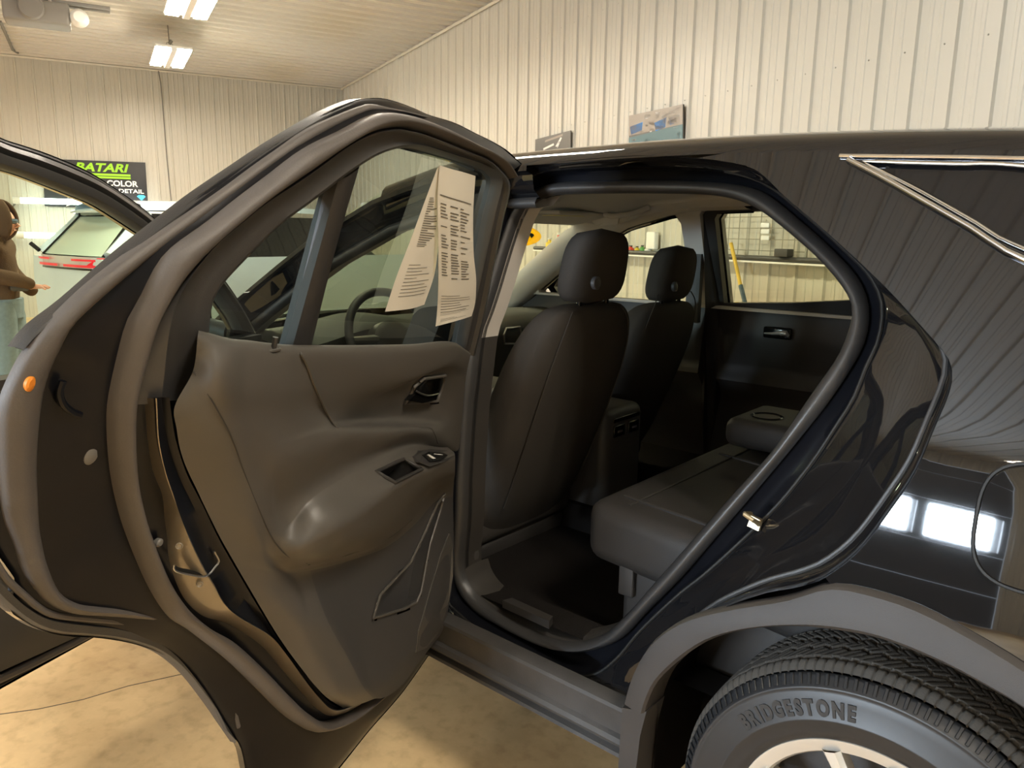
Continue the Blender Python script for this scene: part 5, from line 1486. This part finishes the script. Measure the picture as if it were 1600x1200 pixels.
# ---- posters on the right-hand wall
mat('poster_dark', (0.09, 0.085, 0.075), rough=0.35)
mat('poster_blue', (0.02, 0.27, 0.75), rough=0.35)
mat('poster_teal', (0.05, 0.13, 0.15), rough=0.35)
mat('poster_sand', (0.26, 0.22, 0.18), rough=0.35)
mat('poster_white', (0.70, 0.68, 0.64), rough=0.35)
def poster(corn, label, patches):
    bw = B1 - .028
    c_ = [at_b(x, y, bw) for x, y in corn]
    e = empty('poster', (c_[2] + c_[3]) / 2, label, 'poster')
    board('sheet', c_, .012, -RB, 'poster_dark', e)
    for mt, pts in patches:
        q_ = [c_[0].lerp(c_[1], u).lerp(c_[3].lerp(c_[2], u), v) - RB * .0145 for u, v in pts]
        MB().add(q_, [tuple(range(len(q_)))]).build('printed_patch', mt, e, smooth=False)
rp = random.Random(11)
def patchwork(n, mats_, u0=0.02, u1=.96, v0=.02, v1=.95):
    out = []
    for k in range(n):
        u, v = u0 + rp.random() * (u1 - u0), v0 + rp.random() * (v1 - v0)
        w_, h_ = .04 + rp.random() * .10, .03 + rp.random() * .08
        u2, v2 = min(u1, u + w_), min(v1, v + h_)
        out.append((rp.choice(mats_), [(u, v), (u2, v + .02 * rp.random()), (u2 - .01, v2), (u + .01, v2)]))
    return out
p1 = [('poster_sand', [(0, 0), (1, 0), (1, .45), (0, .5)]), ('poster_teal', [(.0, .55), (1, .45), (1, 1), (0, 1)])]
p1 += [('poster_blue', [(.02, .28), (.28, .22), (.26, .42), (.05, .48)]), ('poster_blue', [(.50, .30), (.72, .22), (.70, .45), (.52, .50)]), ('poster_blue', [(.76, .24), (.96, .22), (.95, .40), (.78, .42)]),
       ('poster_dark', [(.74, .32), (.90, .28), (.90, .36), (.74, .40)]), ('poster_blue', [(.40, .80), (.62, .72), (.66, .92), (.36, .96)]), ('poster_white', [(.52, .10), (.60, .04), (.58, .20), (.54, .22)]),
       ('poster_white', [(.62, .18), (.94, .04), (.94, .08), (.66, .24)])] + patchwork(16, ['poster_white', 'poster_dark', 'poster_sand'], v1=.5) + patchwork(8, ['poster_teal', 'poster_dark', 'poster_white'], v0=.55)
poster([(985, 181), (1069, 163), (1069, 232), (984, 244)], 'poster of a bright blue car pinned to the ribbed wall above the roof', p1)
p2 = [('poster_teal', [(0, .5), (1, .45), (1, 1), (0, 1)]), ('poster_white', [(.25, .32), (.55, .24), (.56, .30), (.26, .38)]), ('poster_white', [(.60, .34), (.74, .12), (.78, .14), (.66, .40)]), ('poster_sand', [(.3, .1), (.8, .04), (.8, .10), (.3, .16)])] + patchwork(6, ['poster_dark', 'poster_sand'], v1=.45)
poster([(838, 218), (893, 204), (893, 262), (837, 270)], 'dark grey poster pinned to the ribbed wall above the roof', p2)

# ---- ledge rail, wire grid and tools on the right-hand wall
bw = B1 - .10
mat('rail_dark', (0.05, 0.05, 0.05), rough=0.5)
mat('grid_wire', (0.30, 0.29, 0.24), rough=0.5, metal=.4)
zr = at_b(1215, 405, bw).z
a_l, a_r = at_b(835, 405, bw).dot(RA), at_b(1345, 405, bw).dot(RA)
rl = MB().tube([room(a_r, bw, zr), room(a_l, bw, zr)], .018, n=8).build('wall_rail', 'rail_dark')
tag(rl, 'long dark rail fixed along the ribbed wall behind the car', 'rail')
board('shelf_lip', [room(a_r, bw - .02, zr - .03), room(a_l, bw - .02, zr - .03), room(a_l, B1 - .01, zr - .03), room(a_r, B1 - .01, zr - .03)], .012, Z, 'lamp_body', rl)
wg = empty('wire_grid', room(at_b(1200, 400, bw).dot(RA), bw, zr), 'white wire display grid hung on the wall above the rail', 'wire grid')
mat('grid_white', (0.62, 0.60, 0.50), rough=0.5)
g0 = at_b(1250, 405, bw).dot(RA); g1 = at_b(1100, 405, bw).dot(RA); gz1 = zr + .78
k = 0
while g0 + k * .10 < g1:
    MB().tube([room(g0 + k * .10, B1 - .05, zr + .02), room(g0 + k * .10, B1 - .05, gz1)], .003, n=5).build('grid_rod', 'grid_wire', wg); k += 1
k = 0
while zr + .05 + k * .075 < gz1:
    MB().tube([room(g0, B1 - .05, zr + .05 + k * .075), room(g1, B1 - .05, zr + .05 + k * .075)], .003, n=5).build('grid_rod', 'grid_wire', wg); k += 1
MB().tube([room(g0, B1 - .05, zr), room(g0, B1 - .05, gz1)], .010, n=6).build('grid_post', 'grid_wire', wg)
# hanging white clips
for i, y in enumerate((352, 362, 372)):
    p = at_b(1196, y, B1 - .07)
    tag(rbox('hanging_clip', 'lamp_body', None, p.x - .03, p.x + .03, p.y - .012, p.y + .012, p.z - .016, p.z + .016, r=.006), 'white plastic clip hanging on the wire grid', 'clip', 'white clips on the wire grid')
p = at_b(1224, 400, bw - .02)
tag(rbox('tool_case', 'rail_dark', None, -.055, .055, -.03, .03, 0, .05, r=.006, T=lambda v: Vector((p.x, p.y, zr + .018)) + RA * v.x + RB * v.y + Z * v.z), 'small dark case resting on the wall rail below the wire grid', 'case')
# squeegee pole leaning on the wall
mat('pole_yellow', (0.62, 0.42, 0.06), rough=0.5); mat('pole_blue', (0.05, 0.09, 0.12), rough=0.5)
pa, pb, pc = at_b(1142, 380, bw - .06), at_b(1157, 446, bw - .10), at_b(1166, 480, bw - .13)
low_ = pc + (pc - pb).normalized() * 1.05
sq = empty('squeegee_pole', low_, 'yellow and black extension pole leaning against the wall rail', 'pole')
MB().tube([pa, pb], .013, n=8).build('upper_pole', 'pole_yellow', sq)
MB().tube([pb, pc + (pc - pb).normalized() * 1.0], .015, n=8).build('lower_pole', 'pole_blue', sq)
# bottles and tools lying on the ledge
cols = {'red': (0.6, 0.06, 0.03), 'yellow': (0.75, 0.55, 0.05), 'green': (0.12, 0.35, 0.08), 'white': (0.7, 0.7, 0.66), 'black': (0.02, 0.02, 0.02), 'blue': (0.03, 0.2, 0.55)}
for c_, v in cols.items(): mat('bottle_' + c_, v, rough=0.4)
def bottle(px, c_, h_, r):
    p = at_b(px, 400, B1 - .06); p.z = zr - .018
    e = empty('bottle', p, '%s bottle standing on the wall ledge seen between the head restraints' % c_, 'bottle', 'bottles on the wall ledge')
    MB().lathe([(.001, 0), (r, 0), (r, h_ * .65), (r * .4, h_ * .8), (r * .4, h_ * .9)], p, 'z', 12).build('body', 'bottle_' + c_, e)
    MB().lathe([(.001, h_ * .98), (r * .5, h_ * .98), (r * .5, h_ * .86)], p, 'z', 12).build('cap', 'bottle_black' if c_ != 'black' else 'bottle_white', e)
for px, c_, h_, r in ((985, 'red', .075, .028), (995, 'yellow', .07, .022), (1003, 'green', .08, .024), (1012, 'white', .07, .03), (976, 'black', .05, .03)):
    bottle(px, c_, h_, r)
for px, c_, h_, r in ((872, 'red', .16, .04), (858, 'yellow', .11, .04)):
    p = at_b(px, 415, B1 - .08)
    p.z = zr - .018
    e = empty('bottle', p, '%s bottle on the ledge seen past the far door mirror' % c_, 'bottle')
    MB().lathe([(.001, 0), (r, 0), (r, h_ * .65), (r * .4, h_ * .8), (r * .4, h_)], p, 'z', 12).build('body', 'bottle_' + c_, e)
    MB().lathe([(.001, h_ * 1.08), (r * .5, h_ * 1.08), (r * .5, h_ * .95)], p, 'z', 12).build('cap', 'bottle_white', e)
p = at_b(1020, 376, B1 - .05)
eb = rbox('electrical_box', 'lamp_body', None, -.055, .055, -.03, .02, -.07, .07, r=.01, T=lambda v: p + RA * v.x + RB * v.y + Z * v.z)
tag(eb, 'small grey electrical box on the wall above the ledge', 'electrical box')
# ================================================================== silver crossover parked at the back, its tail towards us
mat('silver_paint', rgb(196, 214, 222), rough=0.3, metal=0.0, coat=1.0)
mat('tail_red', (0.62, 0.02, 0.03), rough=0.2, emit=(0.9, 0.03, 0.05), estr=0.35)
mat('lens_clear', (0.62, 0.62, 0.60), rough=0.12, metal=0.3)
D_ = 7.4
rr_c = CAM + ray(166, 413) * (D_ / 1.0)      # right rear corner, at the height of the lamps
hd = (RB * math.cos(math.radians(24)) + RA * math.sin(math.radians(24))).normalized()
lf = Vector((-hd.y, hd.x, 0))                 # car's left
SW = 0.90
org = Vector((rr_c.x, rr_c.y, 0)) + lf * SW + hd * 0.0
suv = empty('parked_crossover', org + hd * 2.3, 'silver crossover parked nose-in by the tube lights', 'car')
def G(x, y, z): return org + hd * x + lf * y + Z * z
ZL = rr_c.z
k_ = ZL / 0.98                                # scale heights to the lamps
def hw(x, z):                                 # half width at a height
    w = SW - 0.22 * max(0, z - 1.0 * k_) - 0.03 * max(0, .5 - z)
    return w * (1 - 0.10 * max(0, .25 - x) ** 1.0 / .25 * .6)
def tailx(z):
    zz = z / k_
    if zz < .55: return 0.0
    if zz < 1.02: return 0.02 + .05 * (zz - .55)
    return 0.06 + (zz - 1.02) * 0.98
def roofz(x):
    t = (x - .60) / 3.9
    z = 1.60 - 0.10 * max(0, .25 - t) ** 1 - .06 * max(0, t - .35) 
    if x > 2.75: z = 1.57 - (x - 2.75) * .55
    if x > 3.62: z = 1.09 - (x - 3.62) * .10
    if x > 4.4: z = 1.01 - (x - 4.4) * .6
    return z * k_
# lower body as a loft of cross-sections
rows = []
for x in (0.0, .06, .2, .5, 1.0, 1.8, 2.6, 3.4, 4.0, 4.35, 4.55, 4.62):
    top = min(1.02 * k_, roofz(x)); 
    ins = 0.0 if x < 4.2 else (x - 4.2) * .45
    prof = [(.28, .06), (.32, .0), (.6, -.02), (.85, 0.0), (1.0, .03)]
    sec = [(max(.05, hw(x, z * top) - o - ins), z * top) for z, o in prof]
    rows.append([G(x, -w, z) for w, z in sec] + [G(x, w, z) for w, z in reversed(sec)])
bd = MB().grid(rows)
bd.f.append(tuple(range(10))); n0 = len(bd.v) - 10; bd.f.append(tuple(range(n0, n0 + 10)))
bd.build('body', 'silver_paint', suv, sharp=30)
# cabin: pillars and roof
rows = []
for z in (1.02, 1.15, 1.3, 1.45):
    zz = z * k_; x0 = tailx(zz) + .02; x1 = 3.55 - (z - 1.02) * 1.55
    w = hw(1.5, zz) - .03
    rows.append([G(x0 + .08, -w, zz), G(x0, -w + .12, zz), G(x0 - .02, 0, zz), G(x0, w - .12, zz), G(x0 + .08, w, zz), G((x0 + x1) / 2, w, zz), G(x1, w - .06, zz), G(x1 + .12, 0, zz), G(x1, -w + .06, zz), G((x0 + x1) / 2, -w, zz)])
MB().grid(rows, cu=True).build('cabin_glass', 'glass_privacy', suv, sharp=40)
rows = []
for x in [.46 + k * 2.36 / 14 for k in range(15)]:
    zz = roofz(x); w = hw(1.5, 1.5 * k_) - .01
    rows.append([G(x, -w, zz - .10), G(x, -w + .03, zz - .04), G(x, -w * .6, zz), G(x, 0, zz + .015), G(x, w * .6, zz), G(x, w - .03, zz - .04), G(x, w, zz - .10)])
MB().grid(rows).build('roof', 'silver_paint', suv)
# rear window (reflection painted in as a pale colour), D-posts, spoiler
wz = [1.04, 1.18, 1.32, 1.42]
rows = [[G(tailx(z * k_) - .012 - .03 * (1 - t * t), t * (hw(.5, z * k_) - .20), z * k_) for t in [i / 6 * 2 - 1 for i in range(7)]] for z in wz]
mat('suv_reflection_glass', rgb(196, 214, 196), rough=0.12, metal=0.0, spec=0.8, coat=1.0)
MB().grid(rows).build('rear_window', 'suv_reflection_glass', suv)
for s in (-1, 1):
    MB().tube([G(tailx(z * k_) + .06, s * (hw(.5, z * k_) - .10), z * k_) for z in (1.02, 1.15, 1.3, 1.45)], [.10, .085, .07, .07], n=8).build('rear_post', 'silver_paint', suv)
    MB().tube([G(tailx(z * k_) - .01, s * (hw(.5, z * k_) - .19), z * k_) for z in (1.03, 1.15, 1.3, 1.44)], .018, n=6).build('window_seal', 'gloss_black', suv)
w = hw(.5, 1.45 * k_) - .04
sp_ = MB(); sp_.grid([[G(x + .10 * abs(t) ** 3, t * w, z * k_) for t in [i / 8 * 2 - 1 for i in range(9)]] for x, z in ((.62, 1.50), (.40, 1.505), (.30, 1.475), (.31, 1.455), (.50, 1.43))])
sp_.build('roof_spoiler', 'silver_paint', suv)
MB().grid([[G(.33 + .10 * abs(t) ** 3, t * (w - .03), 1.452 * k_) for t in [i / 8 * 2 - 1 for i in range(9)]], [G(.50, t * (w - .10), 1.40 * k_) for t in [i / 8 * 2 - 1 for i in range(9)]]]).build('spoiler_underside', 'gloss_black', suv)
# lamp band across the tail: clear lens with red strips
lz0, lz1 = .925 * k_, 1.035 * k_
ln = [i / 12 * 2 - 1 for i in range(13)]
MB().grid([[G(-.03 + .16 * abs(t) ** 4, t * (SW - .02), z) for t in ln] for z in (lz0, (lz0 + lz1) / 2, lz1)]).build('lamp_lens', 'lens_clear', suv)
def red(name, pts):
    MB().add([G(-.058 + .16 * abs(t) ** 4, t * (SW - .02), lz0 + (lz1 - lz0) * z) for t, z in pts], [tuple(range(len(pts)))]).build(name, 'tail_red', suv, smooth=False)
for s in (1, -1):
    for i in range(6):
        t0_, t1_ = .08 + i * .15, .08 + (i + 1) * .15
        red('red_strip', [(s * t0_, .08), (s * t1_, .08), (s * t1_, .30), (s * t0_, .30)])
    for i in range(4):
        t0_, t1_ = .30 + i * .15, .30 + (i + 1) * .15
        red('red_strip', [(s * t0_, .62), (s * t1_, .62), (s * t1_, .80), (s * t0_, .80)])
red('red_hook', [(-.55, .08), (-.75, .08), (-.98, .95), (-.80, .95)])
red('red_strip', [(-.80, .95), (-.98, .95), (-1.0, .70), (-.86, .66)])
MB().grid([[G(-.035 + .16 * abs(t) ** 4, t * (SW - .02), z) for t in ln] for z in (lz0 - .02, lz0)]).build('lamp_lower_trim', 'gloss_black', suv)
MB().grid([[G(-.05 + .14 * abs(t) ** 4, t * (SW - .03), z * k_) for t in ln] for z in (.28, .32, .42, .45)]).build('rear_bumper', 'cladding', suv)
# wheels
for x in (.85, 3.55):
    for s in (-1, 1):
        mW = MB(); c_ = (x, s * (SW - .08)); rows = []
        for r, y in ((.20, .02), (.24, .03), (.33, .03), (.345, 0), (.345, -.16), (.33, -.2)):
            rows.append([G(x + r * math.cos(a), s * (SW - .06 + y), .345 + r * math.sin(a)) for a in [k * math.pi / 16 for k in range(32)]])
        wh = mW.grid(rows, cu=True).build('wheel', 'tyre_wall', suv)
        MB().grid([[G(x + r * math.cos(a), s * (SW - .06 + y), .345 + r * math.sin(a)) for a in [k * math.pi / 16 for k in range(32)]] for r, y in ((.20, .02), (.12, -.01), (.001, -.015))], cu=True).build('rim', 'alloy', wh)
# small antenna fin / wiper stub on the tailgate
MB().tube([G(.03, .72, 1.07 * k_), G(-.02, .80, 1.14 * k_)], .025, n=6).build('rear_wiper', 'gloss_black', suv)

# ================================================================== person in a brown hooded sweatshirt beside the silver car
mat('hoodie', rgb(88, 68, 50), rough=0.95, spec=0.1, bump=0.4, bscale=120, dist=.01)
mat('skin', rgb(205, 150, 120), rough=0.55)
mat('denim', rgb(120, 135, 142), rough=0.9, var=.25, vscale=30)
mat('cuff', rgb(70, 66, 62), rough=0.9)
mat('goggles', rgb(90, 105, 115), rough=0.15)
DP_ = 6.2
foot = CAM + ray(4, 520) * DP_; foot = Vector((foot.x, foot.y, 0))
head_z = (CAM + ray(4, 345) * DP_).z
vr = Vector((CR.x, CR.y, 0)).normalized(); vf = Vector((CF.x, CF.y, 0)).normalized()
face = (vr * .92 + vf * .25).normalized(); side = Vector((-face.y, face.x, 0))      # looking along +right
def Q(f_, s_, z): return foot + face * f_ + side * s_ + Z * z
hand_p = CAM + ray(64, 449) * (DP_ - .05)
hf = (hand_p - foot).dot(face); hs = (hand_p - foot).dot(side); hz = hand_p.z
per = empty('person', foot, 'person in a brown hooded sweatshirt and grey jeans reaching to the silver crossover', 'person')
def skin_mesh(name, verts, edges, radii, material, parent, root=0, sub=2):
    me = bpy.data.meshes.new(name); me.from_pydata([tuple(v) for v in verts], edges, [])
    o = bpy.data.objects.new(name, me); COL.objects.link(o)
    sk_ = o.modifiers.new('skin', 'SKIN'); sk_.use_smooth_shade = True
    for i, r in enumerate(radii):
        d = me.skin_vertices[0].data[i]; d.radius = (r, r) if not isinstance(r, tuple) else r
        d.use_root = (i == root)
    ss = o.modifiers.new('sub', 'SUBSURF'); ss.levels = sub; ss.render_levels = sub
    me.materials.append(MATS[material]); set_parent(o, parent)
    return o
H_ = head_z + .11                              # crown of the hood
s_h = H_ * .82                                 # shoulder height
# body: torso, arms, legs and neck as one continuous figure in the sweatshirt
V = [Q(0, 0, H_ * .47), Q(-.01, 0, H_ * .62), Q(-.02, 0, H_ * .74), Q(-.01, 0, s_h), Q(.03, 0, H_ * .87),
     Q(-.01, .18, s_h - .03), Q(.02, .24, H_ * .66), Q(.22, .18, H_ * .54),
     Q(0, -.18, s_h - .03), Q(.03, -.24, H_ * .66), Q(hf * .55, hs * .6 - .12, hz + .07), Q(hf - .04, hs, hz + .015),
     Q(.02, .10, H_ * .49), Q(.03, .11, H_ * .28), Q(0, .11, .08),
     Q(.02, -.10, H_ * .49), Q(.04, -.11, H_ * .28), Q(.0, -.12, .08)]
Eg = [(0, 1), (1, 2), (2, 3), (3, 4), (3, 5), (5, 6), (6, 7), (3, 8), (8, 9), (9, 10), (10, 11), (0, 12), (12, 13), (13, 14), (0, 15), (15, 16), (16, 17)]
Rd = [.205, .19, .175, .13, .075, .095, .075, .05, .095, .078, .062, .045, .105, .085, .06, .105, .085, .06]
skin_mesh('body', V, Eg, Rd, 'hoodie', per)
# jeans over the legs
jm = MB()
for sd in (.095, -.105):
    jm.tube([Q(.0, sd * .8, H_ * .50), Q(.02, sd, H_ * .42), Q(.035, sd * 1.08, H_ * .28), Q(.02, sd * 1.12, H_ * .14), Q(.0, sd * 1.15, .05)], [.135, .128, .102, .092, .085], n=18)
jm.tube([Q(0, 0, H_ * .43), Q(0, 0, H_ * .53)], [.165, .172], n=20)
jm.build('jeans', 'denim', per)
for s in (.11, -.12):
    rbox('shoe', 'rail_dark', per, -.08, .19, s - .05, s + .05, 0, .09, r=.03, T=lambda v: Q(v.x, v.y, v.z))
# head inside the hood
def ellip(name, c_, rx, ry, rz, material, parent, n=20, cut=None):
    m_ = MB(); rows = []
    for i in range(n + 1):
        ph = math.pi * i / n
        rows.append([c_ + face * (rx * math.sin(ph) * math.cos(a)) + side * (ry * math.sin(ph) * math.sin(a)) + Z * (rz * math.cos(ph)) for a in [2 * math.pi * j / n for j in range(n)]])
    return m_.grid(rows, cu=True).build(name, material, parent)
hc_ = Q(.085, 0, head_z - .015)
hdn = ellip('head', hc_, .095, .075, .118, 'skin', per)
MB().tube([hc_ + face * .088 + Z * .01, hc_ + face * .118 - Z * .025, hc_ + face * .092 - Z * .032], [.010, .015, .012], n=8).build('nose', 'skin', hdn)
for s in (-1, 1):
    ellip('eye', hc_ + face * .082 + side * (s * .032) + Z * .012, .012, .014, .009, 'goggles', hdn, n=10)
MB().tube([hc_ + face * .083 + side * .028 - Z * .06, hc_ + face * .094 - Z * .058, hc_ + face * .083 - side * .028 - Z * .06], .006, n=6).build('mouth', 'tail_red' if False else 'skin', hdn)
MB().tube([hc_ + face * .095 * math.cos(a) + side * .085 * math.sin(a) + Z * .012 for a in [math.radians(-80 + k * 160 / 12) for k in range(13)]], .020, n=8).build('safety_glasses', 'goggles', hdn)
# hood: open shell round the face
rows = []
for i in range(15):
    ph = math.pi * (i / 14) * .93
    rows.append([hc_ + face * (-.005 + .128 * math.sin(ph) * math.cos(a)) + side * (.112 * math.sin(ph) * math.sin(a)) + Z * (.02 + .155 * math.cos(ph)) for a in [math.radians(40 + k * (360 - 80) / 20) for k in range(21)]])
hood = MB().grid(rows).build('hood', 'hoodie', per)
so = hood.modifiers.new('solid', 'SOLIDIFY'); so.thickness = .018; so.offset = 0
# reaching hand with fingers
wr_ = Q(hf - .10, hs, hz + .015); kn = Q(hf - .015, hs, hz)
Vh = [wr_, kn]; Eh = [(0, 1)]; Rh = [.028, (.034, .018)]
for i, (sd, dz, ln_) in enumerate(((.028, .012, .07), (.010, .016, .08), (-.010, .012, .075), (-.028, .004, .06))):
    b_ = len(Vh); d0_ = kn + side * sd
    Vh += [d0_ + face * ln_ * .5 + Z * dz, d0_ + face * ln_ + Z * (dz - .022)]
    Eh += [(1, b_), (b_, b_ + 1)]; Rh += [.0105, .009]
b_ = len(Vh); Vh += [wr_ + face * .04 + side * .035 - Z * .01, wr_ + face * .085 + side * .05 - Z * .02]; Eh += [(0, b_), (b_, b_ + 1)]; Rh += [.013, .010]
skin_mesh('hand', Vh, Eh, Rh, 'skin', per, sub=1)
MB().tube([Q(hf - .20, hs - .01, hz + .03), Q(hf - .09, hs, hz + .016)], [.062, .046], n=12).build('cuff', 'cuff', per)
